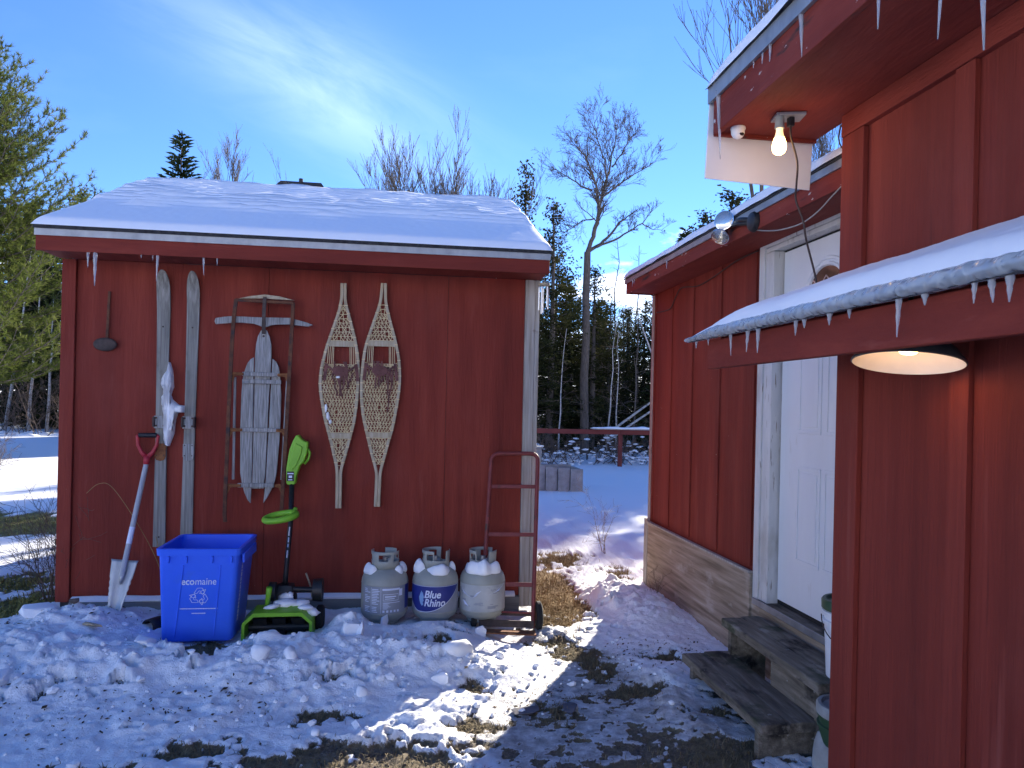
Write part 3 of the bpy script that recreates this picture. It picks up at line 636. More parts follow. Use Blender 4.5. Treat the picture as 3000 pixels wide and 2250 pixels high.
def build_clump():
    poly = [(-1.607,1.789),(-1.590,1.735),(-1.585,1.700),(-1.581,1.621),(-1.597,1.568),(-1.586,1.536),(-1.545,1.50),(-1.505,1.495),(-1.504,1.450),(-1.549,1.447),(-1.563,1.40),(-1.571,1.304),(-1.60,1.219),(-1.618,1.230),(-1.612,1.325),(-1.620,1.398),(-1.630,1.461),(-1.640,1.567),(-1.623,1.588),(-1.644,1.640),(-1.640,1.690),(-1.616,1.736)]
    m = MB(); n = len(poly)
    bm = bmesh.new(); vs_ = [bm.verts.new((p[0], 0, p[1])) for p in poly]; f = bm.faces.new(vs_)
    bmesh.ops.triangulate(bm, faces=[f]); bmesh.ops.subdivide_edges(bm, edges=bm.edges[:], cuts=2, use_grid_fill=True)
    bmesh.ops.subdivide_edges(bm, edges=bm.edges[:], cuts=1, use_grid_fill=True); bmesh.ops.triangulate(bm, faces=bm.faces[:])
    bv = [v for v in bm.verts if v.is_boundary]
    for v in bm.verts:
        d = min((v.co-b.co).length for b in bv)
        v.co.y = 5.352 - .045*math.sqrt(min(1, d/.035)) - .012*mn.noise(v.co*25)*min(1, d/.02)
    ex = bmesh.ops.extrude_edge_only(bm, edges=[e for e in bm.edges if e.is_boundary])
    for g in ex['geom']:
        if isinstance(g, bmesh.types.BMVert): g.co.y = 5.398
    bmesh.ops.recalc_face_normals(bm, faces=bm.faces)
    for v in bm.verts: v.co -= Vector((-1.58, 5.39, 1.5))
    me = bpy.data.meshes.new('snow_clump'); bm.to_mesh(me); bm.free()
    o = finish(me, 'snow_clump', M['snow'], smooth=True); o.location = (-1.58,5.39,1.5)
    tag(o, 'ragged clump of snow stuck to the wall between the two skis', 'snow')
build_clump()

def build_sled():
    s = thing('sled', (-.99, WY, .71), 'old wooden runner sled with rusty steel runners hung on the shed wall', 'sled')
    y = 5.345
    def slat(poly, nm='slat'): MB().xz(poly, y-.008, y+.006).build(nm, M['wood_grey'], s, bevel=.002)
    slat([(-.986,2.040),(-1.008,2.020),(-1.025,1.985),(-1.036,1.930),(-1.042,1.849),(-1.040,1.50),(-1.040,1.046),(-1.043,.938),(-.965,.938),(-.956,1.047),(-.943,1.584),(-.932,1.852),(-.936,1.930),(-.948,1.985),(-.965,2.022)])
    slat([(-1.049,1.838),(-1.070,1.825),(-1.090,1.798),(-1.106,1.751),(-1.119,1.690),(-1.126,1.58),(-1.128,1.365),(-1.122,1.045),(-1.108,.965),(-1.090,.906),(-1.066,.855),(-1.049,.837),(-1.046,.95),(-1.045,1.4)])
    slat([(-.925,1.833),(-.900,1.812),(-.882,1.775),(-.872,1.715),(-.862,1.586),(-.862,1.40),(-.867,1.263),(-.881,1.047),(-.893,.985),(-.910,.939),(-.935,.885),(-.965,.837),(-.953,.98),(-.940,1.35)])
    for z, a, b in ((1.722,-1.118,-.873),(1.672,-1.118,-.862),(1.341,-1.126,-.882),(.962,-1.134,-.893)):
        MB().box(a, b, y-.030, y-.0085, z-.014, z+.014).build('crossbar', M['wood_grey'], s, bevel=.003)
    # steel runners, T-bar section: a web and a flange
    RL = [(-1.166,2.225),(-1.178,2.10),(-1.186,1.94),(-1.195,1.60),(-1.201,1.257),(-1.208,.90),(-1.210,.768),(-1.204,.715)]
    RR = [(-.790,2.219),(-.793,2.10),(-.799,1.91),(-.812,1.50),(-.824,1.156),(-.834,.86),(-.838,.778),(-.832,.72)]
    for P_ in (RL, RR):
        m = MB()
        for (x0,z0),(x1,z1) in zip(P_[:-1], P_[1:]):
            m.beam((x0,y-.045,z0),(x1,y-.045,z1),.024,.012,(0,1,0)); m.beam((x0,y-.033,z0),(x1,y-.033,z1),.006,.024,(0,1,0))
        m.build('runner', M['rust'], s)
    m = MB(); m.beam((-1.170,y-.045,2.222),(-.788,y-.045,2.216),.020,.016,(0,1,0)); m.build('front_bar', M['rust'], s, bevel=.002)
    arch = [(-1.158,2.232),(-1.08,2.252),(-.981,2.268),(-.88,2.258),(-.782,2.236),(-.86,2.236),(-.98,2.240),(-1.08,2.236)]
    MB().xz(arch, y-.040, y-.015).build('bumper', M['wood_tan'], s, bevel=.002)
    m = MB(); m.beam((-.976,y-.058,2.25),(-.980,y-.056,2.12),.024,.005,(0,1,0)); m.beam((-.980,y-.056,2.12),(-.985,y-.020,2.0),.024,.005,(0,1,0)); m.build('strap', M['iron_dark'], s)
    top = [(-1.307,2.075),(-1.300,2.096),(-1.250,2.106),(-1.193,2.113),(-1.05,2.112),(-.977,2.112),(-.90,2.114),(-.811,2.116),(-.772,2.106),(-.70,2.088),(-.657,2.073)]
    bot = [(-.687,2.060),(-.75,2.064),(-.81,2.070),(-.90,2.066),(-.935,2.060),(-.965,2.048),(-.991,2.046),(-1.015,2.055),(-1.049,2.066),(-1.12,2.070),(-1.182,2.069),(-1.25,2.060),(-1.299,2.054)]
    MB().xz(top+bot, y-.030, y-.012).build('steering_bar', M['wood_grey'], s, bevel=.003)
    for P_ in (((-1.168,1.70),(-1.166,1.00)),((-.822,1.70),(-.845,1.00))):
        MB().beam((P_[0][0],y-.010,P_[0][1]),(P_[1][0],y-.010,P_[1][1]),.016,.014,(0,1,0)).build('side_rail', M['wood_grey'], s, bevel=.002)
    def bracket(xr, xi, z):
        m = MB(); sgn = 1 if xi > xr else -1
        m.prism([(xr,z+.012),(xi,z+.008),(xi,z-.010),(xr+sgn*.030,z-.014),(xr+sgn*.012,z-.055),(xr,z-.055)], lambda a,b: (a,y-.036,b), lambda a,b: (a,y-.030,b))
        m.tube([(xr,y-.036,z),(xi,y-.036,z)], .007, 6)
        m.build('bracket', M['rust_orange'], s)
    for z, xl, xr_ in ((1.722,-1.192,-.806),(1.341,-1.200,-.818),(.962,-1.207,-.831)):
        bracket(xl, -1.110, z); bracket(xr_, -.885, z)
    m = MB()
    for z in (2.01,1.985): m.lathe([(.0075,0),(.005,.004),(.001,.005)], M=Matrix.Translation((-.987,y-.008,z)) @ Matrix.Rotation(R(90),4,'X'), seg=10)
    m.build('bolt_heads', M['iron_dark'], s, kind='stuff')
build_sled()

def build_snowshoe(Lp, Rp, b1, b2, label, seed, snowy):
    rnd = random.Random(seed)
    Lp = sorted(Lp, key=lambda p: p[1]); Rp = sorted(Rp, key=lambda p: p[1])
    lz = np.array([p[1] for p in Lp]); lx = np.array([p[0] for p in Lp]); rz = np.array([p[1] for p in Rp]); rx = np.array([p[0] for p in Rp])
    def smooth_interp(z, zz, xx):
        return float(np.mean([np.interp(z+d, zz, xx) for d in (-.03,-.015,0,.015,.03)]))
    lf = lambda z: smooth_interp(z, lz, lx); rf = lambda z: smooth_interp(z, rz, rx)
    y = 5.365; z0, z1 = lz[0], lz[-1]; fw = .0206
    s = thing('snowshoe', (float(lx[0]), WY, float(z0)), label, 'snowshoe', 'pair of snowshoes on the shed wall')
    for f, sg in ((lf,1),(rf,-1)):
        zs = np.linspace(z0, z1, 60); rings = []
        for z in zs:
            mid = (lf(z)+rf(z))/2; x = f(z); xi = x+sg*fw
            if (sg > 0 and xi > mid-.0006) or (sg < 0 and xi < mid+.0006): xi = mid-sg*.0006
            rings.append([(x,y-.008,z),(xi,y-.008,z),(xi,y+.012,z),(x,y+.012,z)])
        MB().loft(rings, True, True).build('frame_rail', M['wood_tan'] if z0 > 0 and sg > 0 else M['wood_tan'], s, bevel=.003)
    for zb in (b1, b2):
        MB().box(lf(zb)+fw*.6, rf(zb)-fw*.6, y-.006, y+.006, zb-.020, zb+.020).build('crossbar', M['wood_tan'], s, bevel=.003)
    lac = MB()
    def strand(a, b, r_=.0029): lac.tube([(a[0],y+rnd.uniform(-.004,.004),a[1]),(b[0],y+rnd.uniform(-.004,.004),b[1])], r_, 4, cap=False)
    def net(za, zb, cell, row, hole=None):
        rows = max(2, int(round((zb-za)/row))); prev = None
        for k in range(rows+1):
            z = za+(zb-za)*k/rows; a, b = lf(z)+fw*.8, rf(z)-fw*.8
            if b-a < .012: continue
            n = max(1, int(round((b-a)/cell)))
            pts = [(a+(b-a)*(j+(.5 if k % 2 else 0))/n+rnd.uniform(-.002,.002), z+rnd.uniform(-.003,.003)) for j in range(n+(0 if k % 2 else 1))]
            for p, q in zip(pts[:-1], pts[1:]):
                mx, mz = (p[0]+q[0])/2, (p[1]+q[1])/2
                if hole and hole[0] < mx < hole[1] and hole[2] < mz < hole[3]: continue
                strand(p, q, .0032)
            if pts: strand((a,z), pts[0]); strand(pts[-1], (b,z))
            if prev:
                for p in pts:
                    for q in sorted(prev, key=lambda q: abs(q[0]-p[0]))[:2]:
                        if abs(q[0]-p[0]) > cell*1.1: continue
                        mx, mz = (p[0]+q[0])/2, (p[1]+q[1])/2
                        if hole and hole[0] < mx < hole[1] and hole[2] < mz < hole[3]: continue
                        strand(p, q)
            prev = pts
    cx = (lf(b1)+rf(b1))/2; hz0 = b1-.145
    net(b1+.022, z1-.155, .024, .033)
    net(b2+.022, hz0, .021, .031)
    net(z0+.30, b2-.022, .021, .031)
    for dx in (-.095,-.082,-.068,-.058,.058,.068,.082,.095):                       # uprights beside the toe hole
        strand((cx+dx*.95, b1-.02), (cx+dx*1.02, hz0-.02), .0028)
    strand((lf(hz0)+fw,hz0+.012), (cx-.06,hz0-.012), .0034); strand((cx-.06,hz0-.012), (cx+.06,hz0-.012), .0040); strand((cx+.06,hz0-.012), (rf(hz0)-fw,hz0+.012), .0034)
    lac.build('lacing', M['lacing'], s, kind='stuff')
    wr = MB()                                                                         # rawhide wraps round the rails
    for f, sg in ((lf,1),(rf,-1)):
        for z in np.arange(z0+.32, z1-.14, .055):
            x = f(z); wr.box(min(x-sg*.001,x+sg*(fw+.001)), max(x-sg*.001,x+sg*(fw+.001)), y-.0105, y+.013, z-.003, z+.003)
    wr.build('frame_wraps', M['lacing'], s, kind='stuff')
    bd = MB(); zc = hz0-.055
    bd.xz([(cx-.055,zc+.035),(cx-.02,zc+.045),(cx+.03,zc+.04),(cx+.052,zc+.02),(cx+.045,zc-.015),(cx+.01,zc-.03),(cx-.03,zc-.028),(cx-.06,zc-.005)], y-.022, y-.014)
    toe = bd.build('toe_strap', M['leather'], s, bevel=.003)
    st = MB()
    for k in range(9):
        x0 = cx+rnd.uniform(-.09,.09); z_ = zc+rnd.uniform(-.02,.05); pts = [(x0,y-.018,z_)]; L_ = rnd.choice((.06,.09,.13,.16,.30 if k < 2 else .1))
        dx = rnd.uniform(-.04,.04)
        for j in range(1,6): pts.append((x0+dx*j/5+rnd.uniform(-.006,.006), y-.014-rnd.uniform(0,.012), z_-L_*j/5))
        for p, q in zip(pts[:-1], pts[1:]): st.beam(p, q, .011, .003, (0,1,0))
    for k in range(4):
        x0 = cx+rnd.uniform(-.05,.05); st.beam((x0,y-.02,zc+.03),(x0+rnd.uniform(-.03,.03),y-.024,zc+.075),.012,.003,(0,1,0))
    for sg in (-1,1): st.beam((cx+sg*.10,y-.016,zc+.06),(cx+sg*.115,y-.014,zc-.06),.022,.004,(0,1,0)); st.beam((cx+sg*.105,y-.018,zc+.05),(cx+sg*.05,y-.022,zc+.01),.014,.003,(0,1,0))
    st.build('thongs', M['leather'], s, kind='stuff')
    if snowy:
        m = MB(); lump(m, (lf(1.50)+.03, y-.012, 1.50), (.010,.012,.030), 3); lump(m, (lf(1.45)+.036, y-.012, 1.445), (.009,.012,.028), 5); lump(m, (lf(1.42)+.045,y-.012,1.405), (.009,.010,.014), 6); lump(m, (cx-.02,y-.030,zc-.035), (.018,.012,.009), 8)
        o = m.build('snow_dab', M['snow'], smooth=True); tag(o, 'small dabs of snow caught in the left snowshoe lacing', 'snow', kind='stuff')
S1L=[(-.482,2.377),(-.480,2.269),(-.499,2.17),(-.538,2.049),(-.578,1.918),(-.607,1.787),(-.617,1.678),(-.608,1.592),(-.578,1.43),(-.532,1.268),(-.485,1.073),(-.482,.801)]
S1R=[(-.439,2.379),(-.437,2.249),(-.402,2.13),(-.364,1.99),(-.341,1.871),(-.335,1.762),(-.337,1.653),(-.342,1.544),(-.358,1.402),(-.403,1.215),(-.442,1.063),(-.440,.801)]
S2L=[(-.202,2.390),(-.212,2.258),(-.242,2.158),(-.288,2.015),(-.312,1.926),(-.328,1.795),(-.332,1.674),(-.330,1.576),(-.318,1.468),(-.30,1.381),(-.253,1.196),(-.212,1.054),(-.217,.813)]
S2R=[(-.161,2.392),(-.158,2.26),(-.122,2.119),(-.087,2.0),(-.057,1.869),(-.047,1.759),(-.048,1.649),(-.065,1.517),(-.089,1.374),(-.124,1.241),(-.169,1.054),(-.174,.813)]
build_snowshoe(S1L, S1R, 1.952, 1.309, 'laced wooden snowshoe hung on the shed wall, the one nearer the sled', 1, True)
build_snowshoe(S2L, S2R, 1.963, 1.317, 'laced wooden snowshoe hung on the shed wall, the one farther from the sled', 2, False)

def build_chime():
    s = thing('wind_chime', (.93, 5.20, 2.18), 'silver tube wind chime hanging at the right end of the shed eave', 'wind chime')
    MB().lathe([(.001,2.412),(.040,2.412),(.042,2.404),(.040,2.396),(.001,2.396)], (.935,5.2,0), 20).build('top_disc', M['wood_tan'], s, smooth='auto')
    MB().tube([(.935,5.2,2.412),(.935,5.2,2.462)], .0015, 5).build('cord', M['cord_light'], s)
    for k, L_ in enumerate((.15,.175,.16,.19,.14)):
        a = 2*math.pi*k/5+.3; x, y = .935+.034*math.cos(a), 5.2+.034*math.sin(a)
        m = MB().tube([(x,y,2.396-.012),(x,y,2.396-.012-L_)], .0065, 10).build('tube', M['alu'], s, smooth='auto')
        MB().tube([(x,y,2.398),(x,y,2.383)], .001, 4).build('string', M['cord_light'], m)
build_chime()

# ------------------------------------------------------------------ things standing along the shed
def build_shovel():
    s = thing('garden_shovel', (-1.81, 5.10, .08), 'long narrow steel spade with red D-handle leaning on the shed wall', 'shovel')
    top = Vector((-1.733,5.345,1.10)); bot = Vector((-1.795,5.13,.40))
    MB().tube([bot, bot.lerp(top,.5), top], [.017,.0165,.016], 14).build('shaft', M['shaft'], s, smooth='auto')
    MB().tube([bot.lerp(top,.27), bot.lerp(top,.42)], .0172, 14, cap=False).build('shaft_sticker', M['print'], s, smooth=True)
    m = MB(); y = 5.352
    m.tube([(-1.733,y-.006,1.095),(-1.730,y,1.15)], [.019,.022], 12)
    for sg in (-1,1): m.tube([(-1.730,y,1.14),(-1.730+sg*.035,y,1.175),(-1.730+sg*.060,y,1.225),(-1.729+sg*.066,y,1.285),(-1.729+sg*.058,y,1.292)], [.018,.014,.012,.012,.011], 10)
    m.build('d_handle', M['red_plastic'], s, smooth=True)
    MB().tube([(-1.729-.056,y,1.292),(-1.729+.056,y,1.292)], .0155, 12).build('grip', M['black'], s, smooth='auto')
    # serrated digging blade
    ax = (top-bot).normalized(); sx = Vector((1,0,0)); sx = (sx-ax*sx.dot(ax)).normalized(); nn = sx.cross(ax); nn = nn if nn.y < 0 else -nn
    Lb = .44; o0 = bot + ax*.095
    rows = []; N_ = 24
    for k in range(N_+1):
        t = k/N_; w = .083*(1-t)**.55*.62 + .083*.38*(1-t*.55); w = .084 if t < .03 else .078*(1-.72*max(0,(t-.05)/.95)**1.25)
        if t > .94: w *= max(.35, (1-t)/.06*.65+.35)
        saw = .0045*(k % 2) if .25 < t < .9 else 0
        row = []
        for q in (-1,-.6,-.2,0,.2,.6,1):
            d = .016*(1-abs(q))*(1-.5*t) - .008*abs(q)**3
            row.append(o0 - ax*(Lb*t) + sx*(q*(w-saw*(abs(q) == 1))) - nn*d)
        rows.append(row)
    m = MB(); c = 7
    for r_ in rows: m.v += [tuple(p) for p in r_]
    for i in range(N_):
        for j in range(c-1): m.f.append((i*c+j, i*c+j+1, (i+1)*c+j+1, (i+1)*c+j))
    m.build('blade', M['steel'], s, smooth=True, solid=.004)
    MB().tube([bot+ax*.02+nn*-.004, bot-ax*.02+nn*-.002, bot-ax*.06+nn*-.004], [.020,.017,.006], 12).build('socket', M['steel'], s, smooth=True)
build_shovel()

def rrect(cx, cy, hx, hy, r, z, n=5, tilt=0):
    pts = []
    for sx, sy, a0 in ((1,1,0),(-1,1,90),(-1,-1,180),(1,-1,270)):
        for k in range(n+1):
            a = R(a0+90*k/n); pts.append((cx+sx*(hx-r)+r*math.cos(a), cy+sy*(hy-r)+r*math.sin(a), z))
    return pts
BINZ = .10
def build_bin():
    s = thing('recycling_bin', (-1.21, 4.87, BINZ), 'open blue plastic recycling bin standing in the snow against the shed', 'recycling bin')
    c0, c1 = (-1.212,4.865), (-1.192,4.852)
    def ring(t, dx=0, r=.03, dz=0):
        cx = c0[0]+(c1[0]-c0[0])*t; cy = c0[1]+(c1[1]-c0[1])*t; hx = .203+.024*t+dx; hy = .195+.047*t+dx
        return rrect(cx, cy, hx, hy, r, BINZ+.565*t+dz)
    rings = [ring(0,-.012,.03), ring(.01,-.003,.035), ring(.03,0,.035), ring(.93,0,.03), ring(.93,.012,.035), ring(1,.014,.036), ring(1,.002,.03,.004), ring(1,-.008,.03), ring(.90,-.006,.03), ring(.03,-.006,.03)]
    MB().loft(rings, True, True).build('bin_body', M['blue'], s, smooth='auto')
    # front panel frame: local plane of the front face
    pb, pt = Vector((c0[0], c0[1]-.195, BINZ)), Vector((c1[0], c1[1]-.242, BINZ+.565))
    up_ = (pt-pb).normalized(); ex = Vector((1,0,0)); nn = ex.cross(up_).normalized(); nn = nn if nn.y < 0 else -nn
    def fp(x, z, d=.0012): return pb + ex*(x + .02*z/.565) + up_*z + nn*d
    for x in (-.112,.098):
        MB().beam(fp(x-.012 if x < 0 else x,.03,.002), fp(x+.012,.47,.002), .007, .006, nn).build('rib', M['blue'], s, bevel=.002)
    for x in (-.185,-.085,.06,.17):
        MB().beam(fp(x,.485,.006), fp(x,.527,.006), .012, .014, nn).build('rim_gusset', M['blue'], s, bevel=.002)
    # printed lettering and chasing arrows
    m = MB(); x = -.117
    v, f = text_mesh('eco', .060, bold=.0010); w = max(p.x for p in v)
    v2, f2 = text_mesh('maine', .060); kx = .198/(w+.003+max(p.x for p in v2)); x = -.106
    m.add([fp(x+p.x*kx, .352+p.y) for p in v], f)
    m.add([fp(x+(w+.003+p.x)*kx, .352+p.y) for p in v2], f2)
    tw = w + .003 + max(p.x for p in v2)
    m.build('lettering', M['print'], s)
    m = MB(); cxl, czl = 0.0, .280
    for k in range(3):
        a = R(120*k); rot = lambda p: (cxl + 1.25*(p[0]*math.cos(a)-p[1]*math.sin(a)), czl + 1.25*(p[0]*math.sin(a)+p[1]*math.cos(a)))
        for poly in ([(-.024,.016),(-.010,.041),(.012,.041),(.019,.030),(.028,.035),(.020,.012),(.000,.016),(.008,.021),(.004,.027),(-.003,.027),(-.010,.015)], [(-.030,.010),(-.036,-.003),(-.022,-.006),(-.016,.007)]):
            pp = [rot(p) for p in poly]
            for p, q in zip(pp, pp[1:]+pp[:1]):
                d = Vector((q[0]-p[0], q[1]-p[1])); d.normalize(); n_ = Vector((-d.y, d.x))*.0012
                m.add([fp(p[0]+n_.x,p[1]+n_.y), fp(q[0]+n_.x,q[1]+n_.y), fp(q[0]-n_.x,q[1]-n_.y), fp(p[0]-n_.x,p[1]-n_.y)], [(0,1,2,3)])
    m.build('recycling_symbol', M['print'], s)
    m = MB(); rnd = random.Random(5)
    x = -.105
    while x < .105:
        w_ = rnd.uniform(.003,.007); m.add([fp(x,.2035),fp(x+w_,.2035),fp(x+w_,.2085),fp(x,.2085)], [(0,1,2,3)]); x += w_+.0008
    x = -.035
    while x < .037:
        w_ = rnd.uniform(.003,.006); m.add([fp(x,.1745),fp(x+w_,.1745),fp(x+w_,.1800),fp(x,.1800)], [(0,1,2,3)]); x += w_+.0012
    m.build('fine_print', M['print'], s, kind='stuff')
    # moulded recess lettering strip on the right side
    pb2, pt2 = Vector((c0[0]+.203,c0[1],BINZ)), Vector((c1[0]+.227,c1[1],BINZ+.565)); up2 = (pt2-pb2).normalized(); n2 = Vector((1,0,0))
    m = MB(); z = .10
    while z < .46:
        h = rnd.uniform(.012,.026); q = [pb2+up2*zz+Vector((.0015,yy,0)) for zz, yy in ((z,-.115),(z,-.085),(z+h,-.085),(z+h,-.115))]; m.add(q, [(0,1,2,3)]); z += h+.006
    m.build('side_print', M['print'], s, kind='stuff')
    m = MB(); m.box(c1[0]+.235, c1[0]+.250, 4.66, 5.02, BINZ+.47, BINZ+.53); m.build('side_handle', M['blue'], s, bevel=.006)
build_bin()

def build_thrower():
    s = thing('electric_snow_shovel', (-.76, 4.85, .07), 'lime green electric snow shovel standing upright against the shed', 'snow shovel')
    y0, y1 = 4.725, 4.985
    outer = [(-.968,.055),(-.965,.185),(-.902,.248),(-.612,.250),(-.549,.190),(-.545,.055)]
    inner = [(-.950,.055),(-.947,.178),(-.895,.226),(-.618,.228),(-.566,.184),(-.563,.055)]
    def sc(p, k, dz=0): return (-.756+(p[0]+.756)*k, p[1]+dz)
    m = MB(); n = 6
    R0 = [(x, y0, z) for x, z in outer]; R1 = [(x, 4.86, z+.018) for x, z in (sc(p,.99) for p in outer)]; R2 = [(x, 4.95, max(.055,z-.012)) for x, z in (sc(p,.97) for p in outer)]; R3 = [(x, y1+.02, max(.055,z-.085)) for x, z in (sc(p,.94) for p in outer)]
    I0 = [(x, y0, z) for x, z in inner]; I1 = [(x, 4.95, z) for x, z in (sc(p,.98) for p in inner)]
    vs_ = R0+R1+R2+R3+I0+I1; fs = []
    for a in range(3):
        for k in range(n-1): fs.append((a*n+k, a*n+k+1, (a+1)*n+k+1, (a+1)*n+k))
    for k in range(n-1): fs.append((k, k+1, 4*n+k+1, 4*n+k)); fs.append((4*n+k, 4*n+k+1, 5*n+k+1, 5*n+k))
    fs.append(tuple(3*n+k for k in range(n)))
    m.add(vs_, fs).build('auger_housing', M['green'], s, smooth='auto')
    MB().xz([(x,z) for x, z in (sc(p,.975) for p in inner)], 4.951, 4.957).build('housing_back', M['black'], s)
    MB().xz([(-.960,.050),(-.960,.066),(-.552,.066),(-.552,.050)], 4.73, 4.96).build('scraper_plate', M['black'], s)
    rot = MB(); rot.tube([(-.945,4.85,.13),(-.567,4.85,.13)], .028, 12)
    r_ = rot.build('rotor', M['black'], s, smooth='auto')
    for k in range(4):
        a = R(90*k+30); d = Vector((0, math.cos(a), math.sin(a)))
        q = MB()
        for x in (-.875,-.76,-.645): q.beam(Vector((x-.04,4.85,.13))+d*.03, Vector((x+.04,4.85,.13))+d*.034, .012, .085, d)
        q.build('paddle', M['black'], r_)
    for x in (-.86,-.755,-.65):
        MB().xz([(x-.035,.215),(x+.035,.215),(x,.155)], 4.940, 4.949).build('fin', M['green'], s)
    for x in (-.985,-.528):
        w = MB().lathe([(.030,-.022),(.078,-.022),(.086,-.014),(.086,.014),(.078,.022),(.030,.022)], M=Matrix.Translation((x,4.985,.140)) @ Matrix.Rotation(R(90),4,'Y'), seg=28, cap0=True, cap1=True)
        if x > -.9: w.build('wheel', M['rubber'], s, smooth='auto')
    MB().lathe([(.03,-.03),(.07,-.03),(.075,.03),(.03,.03)], M=Matrix.Translation((-.545,4.98,.325)) @ Matrix.Rotation(R(90),4,'Y'), seg=24, cap0=True, cap1=True).build('motor_cap', M['black'], s, smooth='auto')
    MB().loft([rrect(-.755,5.0,.075,.06,.02,.20), rrect(-.755,5.0,.072,.055,.02,.28), rrect(-.755,5.02,.052,.045,.02,.355)], True, True).build('motor_hub', M['black'], s, smooth='auto')
    MB().tube([(-.70,4.99,.33),(-.545,4.98,.325)], .018, 10).build('axle', M['black'], s, smooth='auto')
    m = MB(); m.tube([(-.835,4.83,.262),(-.826,4.80,.33),(-.815,4.775,.392)], [.016,.015,.019], 12); m.build('discharge_lever', M['green'], s, smooth=True)
    MB().lathe([(.02,-.02),(.06,-.02),(.06,.02),(.02,.02)], M=Matrix.Translation((-.82,4.93,.33)) @ Matrix.Rotation(R(90),4,'Y'), seg=20, cap0=True, cap1=True).build('gear_cover', M['black'], s, smooth='auto')
    base, mid, top = Vector((-.760,5.02,.335)), Vector((-.752,5.155,.75)), Vector((-.768,5.28,.99))
    MB().tube([base, (-.757,5.04,.45), mid, top], [.0175,.0165,.0165,.018], 14).build('pole', M['black'], s, smooth=True)
    m = MB()
    for a, b in ((.655,.71),(.615,.645),(.585,.605),(.52,.565)):
        t0, t1 = (a-.45)/.30, (b-.45)/.30
        pa = Vector((-.757,5.04,.45)).lerp(mid, t0); pb = Vector((-.757,5.04,.45)).lerp(mid, t1)
        m.beam(pa+Vector((0,-.0168,0)), pb+Vector((0,-.0168,0)), .008, .001, (0,1,0))
    m.build('pole_marking', M['print'], s)
    ring = []
    for k in range(26):
        a = 2*math.pi*k/26; ring.append((-.805+.098*math.cos(a), 5.06+.075*math.sin(a), .785+.016*math.cos(a)+.012*math.sin(a)))
    m = MB().tube(ring, [.020+.004*max(0,math.cos(2*math.pi*k/26)) for k in range(26)], 10, closed=True)
    m.tube([(-.745,5.145,.765),(-.735,5.14,.80),(-.715,5.12,.835)], [.024,.022,.012], 10)
    m.build('auxiliary_handle', M['green'], s, smooth=True)
    hp = [(-.802,.985),(-.806,1.075),(-.800,1.130),(-.787,1.215),(-.765,1.275),(-.745,1.312),(-.728,1.314),(-.712,1.288),(-.688,1.272),(-.664,1.266),(-.668,1.20),(-.690,1.13),(-.715,1.105),(-.738,1.03),(-.742,.985),(-.752,.972),(-.792,.972)]
    m = MB().xz(hp, 5.255, 5.335); h = m.build('grip_housing', M['green'], s, bevel=.010)
    MB().xz([(-.765,1.20),(-.748,1.26),(-.700,1.235),(-.705,1.19),(-.735,1.11),(-.765,1.07),(-.785,1.12)], 5.246, 5.262).build('grip_ridge', M['green'], h, bevel=.006)
    loop = [(-.672,5.29,1.225),(-.655,5.29,1.19),(-.662,5.29,1.15),(-.690,5.29,1.115)]
    MB().tube(loop, .009, 8).build('trigger_guard', M['green'], h, smooth=True)
    MB().box(-.7975,-.7515, 5.2515, 5.2545, 1.000, 1.066).build('rating_label', M['black'], h)
    m = MB(); m.box(-.795,-.755,5.2505,5.2512,1.048,1.055); m.box(-.786,-.764,5.2505,5.2512,1.022,1.038); m.box(-.789,-.762,5.2505,5.2512,1.006,1.012); m.build('label_print', M['print'], h)
    m = MB()
    for k, (x, y, z, a, b, c) in enumerate(((-.73,4.86,.276,.075,.05,.022),(-.64,4.87,.272,.05,.06,.020),(-.60,4.80,.262,.03,.05,.014),(-.80,4.80,.272,.05,.035,.012),(-.74,4.94,.268,.05,.03,.05),(-.71,4.93,.30,.025,.02,.03),(-.57,4.82,.225,.03,.06,.03))): lump(m, (x,y,z), (a,b,c), 30+k, 2, .4)
    o = m.build('loose_snow', M['snow'], smooth=True); tag(o, 'loose snow lying on top of the green electric snow shovel', 'snow')
build_thrower()

